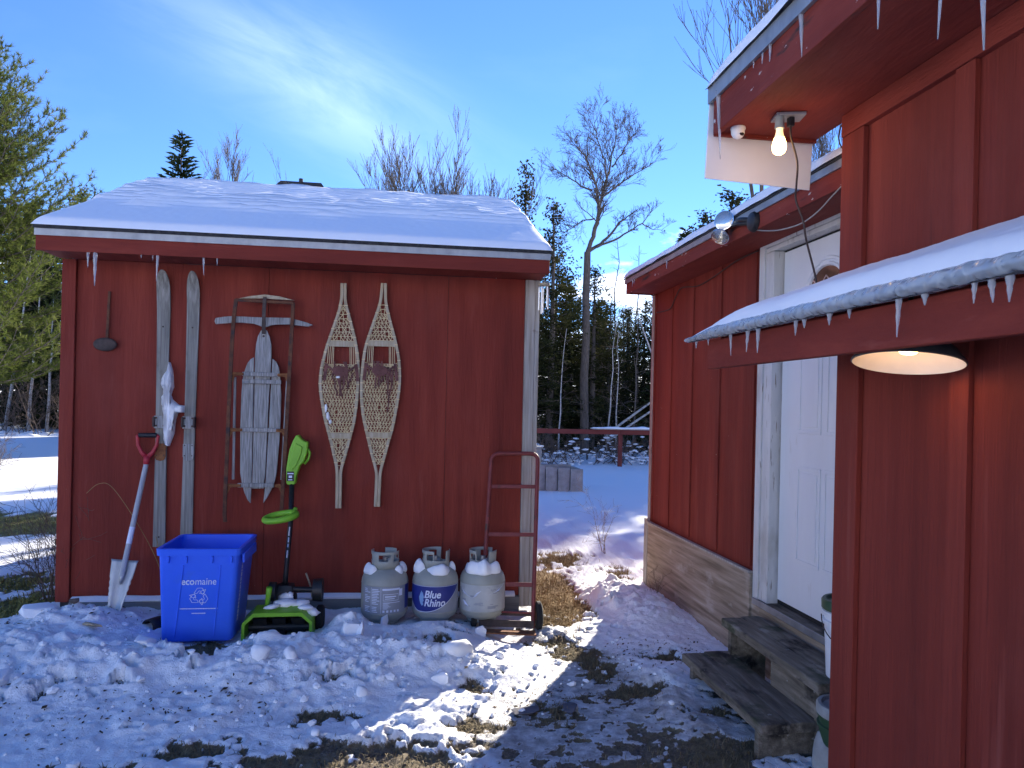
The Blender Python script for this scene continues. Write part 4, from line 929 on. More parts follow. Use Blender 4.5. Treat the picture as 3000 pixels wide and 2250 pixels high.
TZ = .075
def cyl(c, r, a, z): return (c[0]+r*math.sin(a), c[1]-r*math.cos(a), z)       # angle 0 faces the camera side (-Y)
def patch(mb, c, r, a0, a1, z0, z1, na=12, f=None):
    vs_ = []; fs = []
    for j in (0,1):
        for k in range(na+1):
            a = a0+(a1-a0)*k/na; z = (z0, z1)[j]
            vs_.append(cyl(c, r, a, z))
    for k in range(na): fs.append((k, k+1, na+1+k+1, na+1+k))
    return mb.add(vs_, fs)
def build_tank(xc, yc, z, label, style, crot, seed):
    s = thing('propane_tank', (xc, yc, z), label, 'propane tank', 'propane tanks along the shed wall')
    c = (xc, yc); rb = .155
    prof = [(.001,.012),(.07,.013),(.112,.022),(.138,.040),(.151,.060),(rb,.076),(rb+.0015,.079),(rb,.082),(rb,.262),(rb+.0015,.265),(rb,.268),(.152,.290),(.143,.314),(.125,.338),(.100,.356),(.07,.367),(.04,.373),(.001,.376)]
    lz = lambda q: .084+(q-.134)*1.235
    MB().lathe([(r_,h+z) for r_, h in prof], (xc,yc,0), 48).build('tank_body', M['tank'], s, smooth=True)
    MB().lathe([(.098,z),(.101,z),(.101,z+.03),(.098,z+.03)], (xc,yc,0), 32).build('foot_ring', M['tank'], s, smooth='auto')
    # collar with hand holes
    m = MB(); na, rc = 72, .088; zs = [.356,.392,.412,.436,.452,.474]
    idx = {}
    for i, h in enumerate(zs):
        for k in range(na):
            a = 2*math.pi*k/na
            idx[i,k] = len(m.v); m.v.append(cyl(c, rc+.004*(i/5), a+crot, z+h))
    for i in range(5):
        for k in range(na):
            d = math.degrees(2*math.pi*k/na) % 360
            if i >= 2 and 42 < d < 96: continue                       # opening for the valve
            if 150 < d < 205 and i >= 1: continue
            if i in (2,3) and (5 < d < 36 or 300 < d < 345 or 225 < d < 262): continue
            if i == 3 and (345 <= d < 352): continue
            m.f.append((idx[i,k], idx[i,(k+1) % na], idx[i+1,(k+1) % na], idx[i+1,k]))
    m.build('collar', M['tank'], s, smooth='auto', solid=.004)
    v = MB().tube([(xc,yc,z+.370),(xc,yc,z+.43)], [.022,.018], 12); v.tube([(xc,yc,z+.405),(xc+.035,yc-.03,z+.405)], .013, 10)
    MB_ = v.build('valve', M['galv'], s, smooth='auto')
    rnd = random.Random(seed)
    if style == 'list':
        lb = MB(); patch(lb, c, rb+.0012, R(-62), R(58), z+.084, z+.260, 24); lab = lb.build('label', M['tank_label'], s, smooth=True)
        pr = MB()
        for a0, a1, lines in ((-52,-34,15),(-30,-9,15)):
            for k in range(lines):
                zz = z+lz(.142+k*.0085)
                if rnd.random() < .12: continue
                patch(pr, c, rb+.0022, R(a0), R(a0+(a1-a0)*rnd.uniform(.45,1)), zz, zz+.0050, 5)
        for a0 in (-32,-7.5): patch(pr, c, rb+.0022, R(a0-.35), R(a0+.35), z+lz(.138), z+lz(.272), 2)
        for a0, a1, z0, z1 in ((-4,40,.258,.268),(-2,36,.236,.2385),(-2,36,.203,.2055),(-2,-1.2,.2055,.236),(35.2,36,.2055,.236),(38,48,.225,.262),(2,30,.222,.228),(2,26,.212,.216),(-2,40,.192,.195)): patch(pr, c, rb+.0022, R(a0), R(a1), z+lz(z0), z+lz(z1), 10)
        for k in range(5): patch(pr, c, rb+.0022, R(-3+9*k), R(2+9*k), z+lz(.142), z+lz(.154), 2)
        for k in range(6): patch(pr, c, rb+.0022, R(-2), R(rnd.uniform(8,18)), z+lz(.160+k*.0055), z+lz(.1625+k*.0055), 3)
        pr.build('label_print', M['print'], lab, kind='stuff')
        b = MB(); patch(b, c, rb+.0014, R(58.4), R(88), z+lz(.150), z+.260, 8); b.build('label_edge', M['tank_blue'], s, smooth=True)
    elif style == 'logo':
        lb = MB(); patch(lb, c, rb+.0012, R(-85), R(80), z+.084, z+.260, 30); lab = lb.build('label', M['tank_label'], s, smooth=True)
        def lens_poly(off, r_):
            mb = MB(); n = 30; tops = []; bots = []
            for k in range(n+1):
                a = R(-84+ (148)*k/n); u = k/n
                zt = .272-.0*u; zb = .139 + .124*(max(0,(u-.36)/.64))**2.0 + .070*(max(0,(.30-u)/.30))**2 - off
                tops.append(cyl(c, r_, a, z+lz(zt)+off*.4)); bots.append(cyl(c, r_, a, z+lz(min(zt,max(.1345,zb)))))
            mb.add(tops+bots, [(k, k+1, n+1+k+1, n+1+k) for k in range(n)]); return mb
        lens_poly(.004, rb+.0018).build('logo_border', M['print'], lab, smooth=True)
        lens_poly(0, rb+.0025).build('logo_field', M['tank_blue'], lab, smooth=True)
        t = MB()
        for body, x0, zz, sz in (('Blue', -.080, lz(.213), .068), ('Rhino', -.080, lz(.169), .068)):
            v_, f_ = text_mesh(body, sz, bold=.0016, shear=.22, spacing=.98); wmax = max(p.x for p in v_); kx = {'Blue': .112, 'Rhino': .142}[body]/wmax
            t.add([cyl(c, rb+.0036, (x0+p.x*kx)/rb, z+zz+p.y) for p in v_], f_)
        t.build('lettering', M['print'], lab)
        e = MB(); poly = [(-.118,.214),(-.108,.236),(-.098,.250),(-.096,.236),(-.090,.244),(-.086,.228),(-.080,.214),(-.086,.206),(-.082,.196),(-.090,.188),(-.084,.176),(-.096,.168),(-.106,.178),(-.114,.194)]
        e.add([cyl(c, rb+.0034, p[0]/rb, z+lz(p[1])) for p in poly], [tuple(range(len(poly)))]); e.build('emblem', M['pale_blue'], lab)
        pr = MB(); patch(pr, c, rb+.0026, R(66), R(80), z+lz(.178), z+lz(.180), 3); patch(pr, c, rb+.0026, R(66), R(80), z+lz(.192), z+lz(.194), 3); patch(pr, c, rb+.0026, R(68), R(79), z+lz(.184), z+lz(.188), 3); pr.build('label_print', M['print'], lab, kind='stuff')
    else:
        lb = MB(); patch(lb, c, rb+.0012, R(-80), R(85), z+.084, z+.260, 30); lab = lb.build('label', M['tank_label_pale'], s, smooth=True)
        pr = MB()
        for k in range(9):
            a = rnd.uniform(-70,40); zz = rnd.uniform(.15,.25); patch(pr, c, rb+.0022, R(a), R(a+rnd.uniform(4,14)), z+lz(zz), z+lz(zz)+rnd.uniform(.003,.012), 3)
        patch(pr, c, rb+.0022, R(8), R(30), z+lz(.150), z+lz(.166), 4); pr.build('label_print', M['tank_label'], lab, kind='stuff')
        w = MB()                                                              # torn paper curls
        for a0, z0, a1, z1 in ((-76,.262,-30,.205),(-30,.205,-8,.250),(10,.225,62,.276),(-60,.190,-40,.16)):
            w.add([cyl(c, rb+.003, R(a0), z+lz(z0)), cyl(c, rb+.010, R((a0+a1)/2), z+lz((z0+z1)/2)-.006), cyl(c, rb+.003, R(a1), z+lz(z1)), cyl(c, rb+.004, R((a0+a1)/2), z+lz((z0+z1)/2)+.012)], [(0,1,2),(0,2,3)])
        w.build('torn_paper', M['print'], lab, solid=.0006)
    return c
def tank_snow(c, z, seed, arcs, label):
    rnd = random.Random(seed); m = MB(); na = 44
    for a0, a1, th in arcs:
        n = max(6, int((a1-a0)/6)); rings = []
        for k in range(n+1):
            a = R(a0+(a1-a0)*k/n); e = math.sin(math.pi*k/n)**.5 if 0 < k < n else .04
            jit = mn.noise(Vector((math.cos(a)*2.2+seed, math.sin(a)*2.2, seed*1.7)))
            ro = .098+ (.040+.022*jit)*e; h = th*e*(1+.6*jit)
            rr = [(.090,.350),(.092,.352+h*.75),(.100+.3*(ro-.098),.354+h),(ro-.004,.343+h*.75),(ro+.004,.330+h*.28),(ro-.002,.320)]
            rings.append([cyl(c, q[0], a, z+q[1]-max(0,q[0]-.11)*.22) for q in rr])
        m.loft(rings, True, True)
    o = m.build('tank_snow', M['snow'], smooth=True); o.modifiers.new('sub', 'SUBSURF').levels = 1; o.modifiers['sub'].render_levels = 1
    tag(o, label, 'snow', 'snow lying on the propane tanks')
c = build_tank(-.122, 5.105, TZ+.01, 'grey propane tank with a small-print warning label, nearest the snow shovel', 'list', R(28), 1)
tank_snow(c, TZ+.01, 3, [(-105,-30,.045),(40,130,.038)], 'snow resting on the collar base of the propane tank with small print')
c = build_tank(.216, 5.110, TZ+.012, 'grey propane tank with a dark blue logo label, middle of the three', 'logo', R(-55), 2)
tank_snow(c, TZ+.012, 8, [(-110,-48,.055),(-40,60,.040),(75,120,.05)], 'snow heaped on the shoulder of the propane tank with the blue label')
c = build_tank(.537, 5.115, TZ+.010, 'grey propane tank with a torn pale label behind the red hand truck', 'torn', R(-80), 4)
tank_snow(c, TZ+.010, 12, [(-115,100,.060)], 'snow heaped on the shoulder of the propane tank behind the hand truck')

def build_hand_truck():
    s = thing('hand_truck', (.69, 5.0, .03), 'rusty red steel hand truck leaning against the shed corner', 'hand truck')
    bl, br, tl, tr = Vector((.525,5.035,.055)), Vector((.868,4.965,.055)), Vector((.604,5.335,1.150)), Vector((.942,5.330,1.155))
    ul, ur = (tl-bl).normalized(), (tr-br).normalized(); ex = (tr-tl).normalized()
    pts = [bl, bl.lerp(tl,.5), tl-ul*.01]
    for k in range(1,6):
        a = R(90*k/6); pts.append(tl + ex*(.05*(1-math.cos(a))) + ul*(.05*math.sin(a)))
    pts += [tl+ex*.06+ul*.052, tr-ex*.06+ur*.052]
    for k in range(5,0,-1):
        a = R(90*k/6); pts.append(tr - ex*(.05*(1-math.cos(a))) + ur*(.05*math.sin(a)))
    pts += [tr-ur*.01, br.lerp(tr,.5), br]
    MB().tube(pts, .0145, 12).build('frame', M['truck_red'], s, smooth='auto')
    def at(t): return bl.lerp(tl,t), br.lerp(tr,t)
    for t, w, h in ((.835,.012,.026),(.540,.012,.028),(.245,.012,.030)):
        a, b = at(t); MB().beam(a-ul*0, b, w, h, ul).build('rung', M['truck_red'], s, bevel=.003)
    a, b = at(.085); MB().tube([a, b], .0075, 8).build('rung', M['truck_red'], s, smooth='auto')
    MB().tube([bl+Vector((-.03,.065,.07)), br+Vector((.03,.065,.07))], .010, 8).build('axle', M['iron_dark'], s, smooth='auto')
    MB().prism([(.495,4.935),(.868,4.868),(.860,4.775),(.70,4.800),(.475,4.855)], lambda x,y: (x,y,.062), lambda x,y: (x,y,.070)).build('toe_plate', M['rust_orange'], s, label='rust-brown toe plate lying on the snow')
    MB().beam((.508,5.015,.085),(.872,4.947,.085),.010,.045).build('toe_plate_back', M['iron_dark'], s)
    for x, y in ((.478,5.10),(.915,5.02)):
        w = MB().lathe([(.035,-.018),(.082,-.020),(.095,-.012),(.095,.012),(.082,.020),(.035,.018)], M=Matrix.Translation((x,y,.125)) @ Matrix.Rotation(R(90),4,'Y') @ Matrix.Rotation(R(0),4,'X'), seg=28, cap0=True, cap1=True)
        wh = w.build('wheel', M['rubber'], s, smooth='auto')
        MB().lathe([(.012,-.024),(.036,-.0215),(.036,.0215),(.012,.024)], M=Matrix.Translation((x,y,.125)) @ Matrix.Rotation(R(90),4,'Y'), seg=18, cap0=True, cap1=True).build('hub', M['rust'], wh, smooth='auto')
build_hand_truck()

def small_bits():
    o = MB().tube([(0,0,0),(.05,.09,.0)], .045, 16, cap=False).build('drain_pipe', M['black'], smooth=True, solid=.006); o.location = (-1.560,4.90,.125)
    tag(o, 'black drain pipe end poking from the snow beside the blue bin', 'pipe')
    o = chunk(MB(), (0,0,0), (.075,.04,.02), 4).build('wood_offcut', M['wood_tan'], bevel=.004); o.location = (-1.82,4.74,ground_z(-1.82,4.74)+.010); o.scale = (1.5,.8,1)
    tag(o, 'long flat wood scrap lying in the snow below the spade', 'wood scrap')
    o = chunk(MB(), (0,0,0), (.045,.03,.025), 9).build('brown_stone', M['rock'], bevel=.004); o.location = (-2.03,5.02,ground_z(-2.03,5.02)+.012)
    tag(o, 'small brown stone in the snow left of the spade', 'stone')
    for k, (x, y, a, lab) in enumerate(((.632,3.70,.115,'larger dark slate slab lying flat in the trodden snow'),(.855,3.735,.085,'smaller dark slate slab beside the larger one in the path'))):
        o = chunk(MB(), (0,0,0), (a,a*.62,.016), 21+k, Matrix.Rotation(.2+k,3,'Z')).build('slate_slab', M['slate'], bevel=.003); o.location = (x,y,ground_z(x,y)+.006); tag(o, lab, 'stone')
small_bits()

# ------------------------------------------------------------------ the house on the right
def build_house():
    h = thing('house', (4.2, 2.6, 0), 'red board-and-batten house with white door and snowy overhanging roofs', 'house')
    NX, FX, CY = 1.74, 2.10, 2.80              # near wall plane, door wall plane, where the near wall ends
    # --- near wall
    MB().box(NX, NX+.02, -2.5, CY, .10, 2.665).build('siding', M['red_wall2'], h)
    MB().box(NX-.024, NX-.001, CY-.125, CY+.022, .10, 2.658).build('corner_board', M['red_wall2'], h, bevel=.003)
    MB().box(NX, FX+.9, CY-.02, CY+.018, .10, 2.9).build('end_wall', M['red_wall2'], h)
    for y in (2.105, 1.50, .89, .28):
        MB().box(NX-.021, NX-.001, y, y+.085, .10, 2.658).build('batten', M['red_wall2'], h, bevel=.002)
    MB().box(NX-.026, NX+.02, -2.5, CY+.024, 2.660, 2.748).build('frieze_board', M['red_soffit'], h, bevel=.003)
    MB().box(NX-.034, NX+.01, 2.64, CY+.03, .0, .099).build('base_block', M['red_wall2'], h, bevel=.003)
    MB().box(NX-.02, NX+.02, -2.5, 2.63, .0, .098).build('base_board', M['red_wall2'], h)
    MB().box(1.312, NX+.02, -2.5, 3.090, 2.750, 2.766).build('soffit', M['red_soffit'], h)
    MB().box(1.285, 1.310, -2.5, 3.100, 2.738, 2.890).build('fascia', M['red_trim_y'], h, bevel=.003)
    MB().box(1.290, NX+.02, 3.091, 3.106, 2.735, 2.905).build('rake_board', M['red_trim_y'], h)
    MB().box(1.268, 1.283, -2.5, 3.125, 2.880, 2.945).build('drip_edge', M['galv'], h)
    MB().beam((1.27,3.113,2.93),(1.74,3.113,3.10),.012,.05,(0,0,1)).build('drip_edge', M['galv'], h)
    tanp = math.tan(R(20))
    def roof(x0, z0, xr, y0, y1, t, nm='roof'):
        zr = z0+(xr-x0)*tanp
        v = [(x0,y0,z0),(xr,y0,zr),(xr,y1,zr),(x0,y1,z0),(x0,y0,z0+t),(xr,y0,zr+t),(xr,y1,zr+t),(x0,y1,z0+t)]
        F_ = [(0,3,2,1),(4,5,6,7),(0,1,5,4),(1,2,6,5),(2,3,7,6),(3,0,4,7)]
        a = MB().add(v, F_).build(nm, M['shingle'], h)
        v2 = [(2*xr-p[0]+.002, p[1], p[2]) for p in v]; MB().add(v2, F_).build(nm, M['shingle'], h)
        return zr
    roof(1.285, 2.930, 4.3, -2.5, 3.125, .02)
    # --- door wall section, set back
    MB().box(FX, FX+.02, 4.262, 6.235, .10, 2.56).build('siding', M['red'], h)
    MB().box(FX, FX+.02, CY+.02, 4.260, 2.562, 2.60).build('siding', M['red'], h)
    MB().box(FX, FX+.02, CY+.02, 3.04, .10, 2.56).build('siding', M['red'], h)
    for y in (5.335, 4.834, 4.322):
        MB().box(FX-.012, FX-.001, y-.0, y+.055, .60, 2.52).build('batten', M['red'], h, bevel=.002)
    MB().box(FX-.007, FX-.001, 5.79, 6.17, .60, 2.52).build('batten', M['red'], h, bevel=.002)
    MB().box(FX-.014, FX+.02, 6.172, 6.205, .585, 2.52).build('corner_board', M['red'], h)
    MB().box(FX-.020, FX+.06, 6.207, 6.262, .585, 2.52).build('corner_board', M['wood_post'], h, bevel=.002, label='bare weathered corner board')
    MB().box(FX+.05, 6.2, 6.237, 6.255, .10, 2.6).build('end_wall', M['red'], h)
    MB().box(6.2, 6.22, -2.5, 6.25, .10, 2.7).build('back_wall', M['red'], h)
    MB().box(FX-.036, FX-.014, 4.275, 6.20, .0, .568).build('skirt_board', M['ply'], h, bevel=.002, label='bare weathered plywood skirt')
    MB().box(FX-.044, FX-.014, 4.275, 6.205, .569, .583).build('skirt_cap', M['wood_post'], h, bevel=.002)
    MB().box(FX-.040, FX-.004, 6.207, 6.290, .0, .60).build('skirt_end', M['wood_post'], h, bevel=.002)
    MB().box(1.852, FX-.001, CY+.02, 6.19, 2.530, 2.542).build('soffit', M['red_soffit'], h)
    MB().box(1.830, 1.850, CY+.02, 6.205, 2.520, 2.622).build('fascia', M['red_trim_y'], h, bevel=.003)
    MB().box(1.832, FX+.05, 6.206, 6.22, 2.52, 2.64).build('rake_board', M['red_trim_y'], h)
    MB().box(1.818, 1.828, CY+.02, 6.225, 2.604, 2.640).build('drip_edge', M['galv'], h)
    roof(1.812, 2.641, 4.2, CY+.02, 6.235, .010)
    # --- door with its casing, sill and lite
    dz0, dz1, dy0, dy1, SX = .449, 2.476, 3.187, 4.097, 2.15
    MB().box(FX-.018, FX+.012, 4.205, 4.270, .40, 2.575).build('door_casing', M['casing'], h, bevel=.003)
    MB().box(FX-.010, FX+.060, 4.104, 4.203, .40, 2.480).build('door_jamb', M['casing'], h, bevel=.003)
    MB().box(FX-.017, FX+.012, 3.02, 4.203, 2.512, 2.574).build('door_casing', M['casing'], h, bevel=.003)
    MB().box(FX-.009, FX+.060, 3.10, 4.203, 2.483, 2.510).build('door_jamb', M['casing'], h, bevel=.003)
    MB().box(FX-.018, FX+.012, 3.02, 3.085, .40, 2.510).build('door_casing', M['casing'], h, bevel=.003)
    MB().box(FX-.010, FX+.060, 3.087, 3.180, .40, 2.480).build('door_jamb', M['casing'], h, bevel=.003)
    MB().box(FX+.061, FX+.11, 3.0, 4.25, .30, 2.60).build('door_shadow_gap', M['rubber'], h)
    MB().box(FX-.03, FX+.075, 3.02, 4.20, .395, .432).build('door_sill', M['step'], h, bevel=.004)
    MB().box(FX-.036, FX-.026, 3.02, 4.24, .40, .436).build('sill_nosing', M['galv'], h, bevel=.002)
    MB().box(FX-.020, FX+.02, 3.0, 4.272, .0, .393).build('door_skirt', M['ply'], h)
    d = MB().box(SX, SX+.04, dy0, dy1-.004, dz0+.012, dz1-.006).build('door', M['white'], h, bevel=.002)
    cyd = (dy0+dy1)/2
    def panel(y0, y1, z0, z1):
        m = MB()
        for (a,b,c_,e) in ((y0,y1,z0,z0+.018),(y0,y1,z1-.018,z1),(y0,y0+.018,z0+.018,z1-.018),(y1-.018,y1,z0+.018,z1-.018)): m.box(SX-.005, SX+.001, a, b, c_, e)
        m.box(SX-.004, SX+.001, y0+.035, y1-.035, z0+.035, z1-.035)
        m.build('door_panel', M['white'], d, bevel=.003)
    panel(3.665, 3.895, 1.43, 1.90); panel(3.39, 3.62, 1.43, 1.90); panel(3.66, 3.90, .72, 1.25); panel(3.385, 3.625, .72, 1.25)
    def oval(ry, rz_, n=40): return [(cyd+ry*math.cos(2*math.pi*k/n), 2.135+rz_*math.sin(2*math.pi*k/n)) for k in range(n)]
    for ro, ri, t in ((.238,.216,.008),(.205,.186,.012)):
        m = MB(); a, b = oval(ro, ro*.97), oval(ri, ri*.97); n = len(a)
        m.loft([[(SX,y,z) for y, z in a], [(SX-t,y,z) for y, z in oval(ro-.004, ro*.97-.004)], [(SX-t,y,z) for y, z in oval(ri+.004, ri*.97+.004)], [(SX,y,z) for y, z in b]])
        m.build('lite_frame', M['white'], d, smooth='auto')
    g = MB(); q = oval(.184,.178); g.add([(SX-.002,y,z) for y, z in q], [tuple(range(len(q)))]); g.build('lite_glass', M['door_glass'], d)
    m = MB()
    for (a,b) in (((-.16,-.02),(0,.13)),((0,.13),(.16,-.02)),((-.10,-.05),(0,.06)),((0,.06),(.10,-.05)),((-.16,-.02),(0,-.16)),((.16,-.02),(0,-.16)),((-.05,.08),(-.13,.12)),((.05,.08),(.13,.12))):
        m.beam((SX-.005,cyd-a[0],2.135+a[1]), (SX-.005,cyd-b[0],2.135+b[1]), .006, .004, (1,0,0))
    m.build('came', M['alu'], d)
    MB().tube([(SX-.001,3.26,1.33),(SX-.05,3.26,1.33)], .012, 10).build('door_knob', M['alu'], d)
    # --- small canopy over the bench side, cantilevered past the corner
    def slope(x): return 2.035 - (1.735-x)*.39
    v = [(1.262,-2.0,slope(1.262)),(1.712,-2.0,slope(1.712)),(1.712,3.27,slope(1.712)),(1.262,3.27,slope(1.262))]
    m = MB().add(v+[(a,b,c_+.018) for a,b,c_ in v], [(0,3,2,1),(4,5,6,7),(0,1,5,4),(1,2,6,5),(2,3,7,6),(3,0,4,7)]); m.build('canopy_deck', M['shingle'], h)
    MB().box(1.300, 1.338, -2.0, 3.14, 1.728, 1.850).build('canopy_beam', M['red_soffit'], h, bevel=.004)
    for y in (3.06, 2.30, 1.5, .7):
        MB().prism([(1.340,1.786),(1.715,1.94),(1.715,2.015),(1.340,1.868)], lambda x,z,q=y: (x,q,z), lambda x,z,q=y: (x,q+.04,z)).build('canopy_rafter', M['red_soffit'], h)
    MB().box(1.690, 1.712, CY+.03, 3.22, 1.90, 2.0).build('canopy_ledger', M['red_soffit'], h)
build_house()

def slope_snow(name, label, x0, x1, y0, y1, z_of, th, rx, ry, nx, ny, mat, seed, end_taper=0, bulge=.0, ripple=.0):
    xs = x0+(x1-x0)*np.linspace(0,1,nx)**1.25; ys = np.linspace(y0, y1, ny); X, Y = np.meshgrid(xs, ys)
    ex = X-x0; ey = np.minimum(y1-Y, Y-y0)
    e = np.sqrt(np.clip(1-(1-np.clip(ex/rx,0,1))**2,0,1))*np.sqrt(np.clip(1-(1-np.clip(ey/ry,0,1))**2,0,1))
    t = th*(1+.45*(fbm(X*2.2,Y*2.2,3,seed)-.5)) + .006*(fbm(X*18,Y*18,3,seed+1)-.5)
    if end_taper: t = t*(.30+.70*sst(y1-.01, y1-end_taper, Y))
    jx = bulge*(fbm(Y*5,X*0,3,seed+2)-.5)*np.exp(-ex/.04)
    Z = z_of(X)+.003 + t*e
    i = np.arange(nx*ny).reshape(ny,nx); F = np.stack([i[:-1,:-1].ravel(), i[:-1,1:].ravel(), i[1:,1:].ravel(), i[1:,:-1].ravel()],1)
    c0 = np.array([(x0+x1)/2, (y0+y1)/2, float(z_of(np.array([x0]))[0])])
    o = finish(mesh_np(name, np.stack([(X+jx).ravel(),Y.ravel(),Z.ravel()],1)-c0, F), name, mat, smooth=True); o.location = c0
    return tag(o, label, 'snow')
TP = math.tan(R(20))
slope_snow('roof_snow', 'snow edge along the high near roof above the bare bulb', 1.255, 4.2, -2.4, 3.13, lambda X: 2.944+(X-1.262)*TP, .062, .045, .06, 60, 260, M['snow'], 41, bulge=.03)
slope_snow('roof_snow', 'thin snow on the lower roof over the white door', 1.806, 4.1, 2.85, 6.24, lambda X: 2.652+(X-1.812)*TP, .050, .06, .10, 60, 180, M['snow_smooth'], 43, bulge=.02)

def canopy_snow():
    zs = lambda X: 2.053-(1.735-X)*.39
    slope_snow('canopy_snow', 'thick snow on the small sloping canopy beside the door', 1.268, 1.712, -1.9, 3.265, zs, .064, .060, .10, 70, 520, M['snow_smooth'], 47, end_taper=.45, bulge=.02)
    # glazed refrozen lip below the snow
    ys = np.linspace(-1.9, 3.285, 560); prof = [(.030,-.004),(.004,-.008),(-.010,-.002),(-.017,.012),(-.015,.028),(-.004,.044),(.018,.056),(.045,.058)]
    V3 = []; n = len(prof)
    for y in ys:
        k = 1+.55*(fbm(np.array([y*11.]),np.array([.5]),3,51)[0]-.5); tp = .45+.55*float(sst(3.285,2.97,np.array([y]))[0]); b = .012*(fbm(np.array([y*26.]),np.array([2.5]),3,52)[0]-.5)
        for j, (dx, dz) in enumerate(prof):
            w = .006*(fbm(np.array([y*34.]),np.array([j*.9]),2,53)[0]-.5)
            V3.append((1.262+dx*k+b+w, y, 1.858+dz*tp*.85+w))
    i = np.arange(len(ys)*n).reshape(len(ys),n); F = np.stack([i[:-1,:-1].ravel(), i[:-1,1:].ravel(), i[1:,1:].ravel(), i[1:,:-1].ravel()],1)
    c0 = np.array([1.262,.7,1.85]); o = finish(mesh_np('ice_lip', np.array(V3)-c0, F), 'ice_lip', M['rime'], smooth=True); o.location = c0
    tag(o, 'glassy refrozen ice lip along the edge of the small canopy', 'ice')
canopy_snow()
for i, (y, zt, zb, r_) in enumerate([(3.203,1.828,1.812,.006),(3.069,1.828,1.815,.005),(2.846,1.828,1.757,.006),(2.691,1.830,1.761,.008),(2.608,1.832,1.753,.009),(2.337,1.828,1.792,.008),(2.286,1.834,1.812,.010),(2.137,1.832,1.806,.010),(2.034,1.834,1.815,.009),(1.81,1.832,1.741,.008),(1.711,1.836,1.812,.012),(1.545,1.828,1.795,.007),(1.496,1.830,1.790,.009),(1.443,1.834,1.785,.010)]):
    icicle(1.272, y, zt+.026, zb+.006, r_*1.1, 'icicle on the small canopy edge, %s from its left end' % ORD[i], 'icicles along the small canopy', 40+i)
for i, (y, zb, r_) in enumerate([(3.035,2.608,.012),(2.706,2.850,.006),(2.631,2.832,.006),(2.574,2.815,.008),(2.360,2.735,.011),(1.936,2.618,.012),(1.666,2.470,.012),(1.568,2.386,.016)]):
    icicle(1.278, y, 2.905 if i != 0 else 2.90, zb, r_, 'icicle on the high near eave, %s from the far end' % ORD[i], 'icicles along the high near eave', 70+i)
for i, (y, zb, r_) in enumerate([(5.175,2.549,.007),(5.999,2.545,.006),(5.956,2.558,.005)]):
    icicle(1.820, y, 2.612, zb, r_, ['icicle midway along the eave of the roof over the door','icicle at the far end of the eave over the door','shorter icicle beside the one at the far end of the door eave'][i], 'icicles along the door eave', 90+i)

# ------------------------------------------------------------------ lamps, cords and fittings on the house
def build_bulb():
    s = thing('bare_bulb_light', (1.475, 2.86, 2.75), 'lit bare light bulb in a socket under the high soffit', 'light')
    MB().prism([(1.44,2.83),(1.55,2.80),(1.565,2.885),(1.455,2.915)], lambda x,y: (x,y,2.748), lambda x,y: (x,y,2.736)).build('cover_plate', M['galv'], s, bevel=.002)
    MB().tube([(1.462,2.850,2.737),(1.462,2.850,2.690)], [.017,.019], 16).build('socket', M['tank'], s, smooth='auto')
    MB().box(1.497,1.520,2.835,2.862,2.700,2.737).build('plug', M['black'], s, bevel=.004)
    pr = [(.013,2.694),(.0135,2.680),(.0155,2.667),(.020,2.652)]
    MB().lathe(pr, (1.462,2.850,0), 24).build('bulb_neck', M['bulb_warm'], s, smooth=True)
    pr = [(.020,2.652),(.026,2.634),(.0285,2.618),(.027,2.603),(.022,2.592),(.012,2.585),(.001,2.583)]
    MB().lathe(pr, (1.462,2.850,0), 24).build('bulb_globe', M['bulb_glow'], s, smooth=True)
    l = bpy.data.lights.new('bulb_light', 'POINT'); l.energy = .30; l.color = (1,.58,.24); l.shadow_soft_size = .03
    lo = bpy.data.objects.new('bulb_light', l); COL.objects.link(lo); lo.parent = s; lo.location = (1.462-1.475, 2.85-2.86, 2.545-2.75)
build_bulb()
def build_pendant():
    s = thing('canopy_lamp', (1.52, 2.116, 1.70), 'dark dish-shaded lamp lit warm yellow under the small canopy', 'lamp')
    d = Vector((1.52,2.116,0)).normalized(); ax = Vector((-d.y, d.x, 0))      # tip the dish towards the yard
    Mx = Matrix.Translation((1.52,2.116,1.705)) @ Matrix.Rotation(R(-9.5),4,Vector((d.y,-d.x,0))) @ Matrix.Rotation(R(2.5),4,d)
    MB().lathe([(.156,.0),(.160,.003),(.158,.010),(.132,.045),(.095,.075),(.060,.095),(.046,.102),(.044,.120),(.030,.125),(.001,.125)], M=Mx, seg=56).build('shade', M['shade_metal'], s, smooth='auto')
    MB().lathe([(.156,.0),(.151,.006),(.128,.040),(.092,.069),(.056,.089),(.001,.091)], M=Mx, seg=56).build('shade_lining', M['shade_white'], s, smooth=True)
    MB().lathe([(.001,.028),(.022,.032),(.034,.046),(.036,.062),(.026,.082),(.016,.095)], M=Mx, seg=28).build('bulb', M['bulb_glow'], s, smooth=True)
    MB().tube([Mx @ Vector((0,0,.124)), (1.53,2.12,1.93)], .008, 8).build('stem', M['black'], s, smooth=True)
    l = bpy.data.lights.new('canopy_light', 'POINT'); l.energy = .09; l.color = (1,.50,.17); l.shadow_soft_size = .03
    lo = bpy.data.objects.new('canopy_light', l); COL.objects.link(lo); lo.parent = s; lo.location = Mx @ Vector((0,0,.020)) - Vector((1.52,2.116,1.70))
build_pendant()
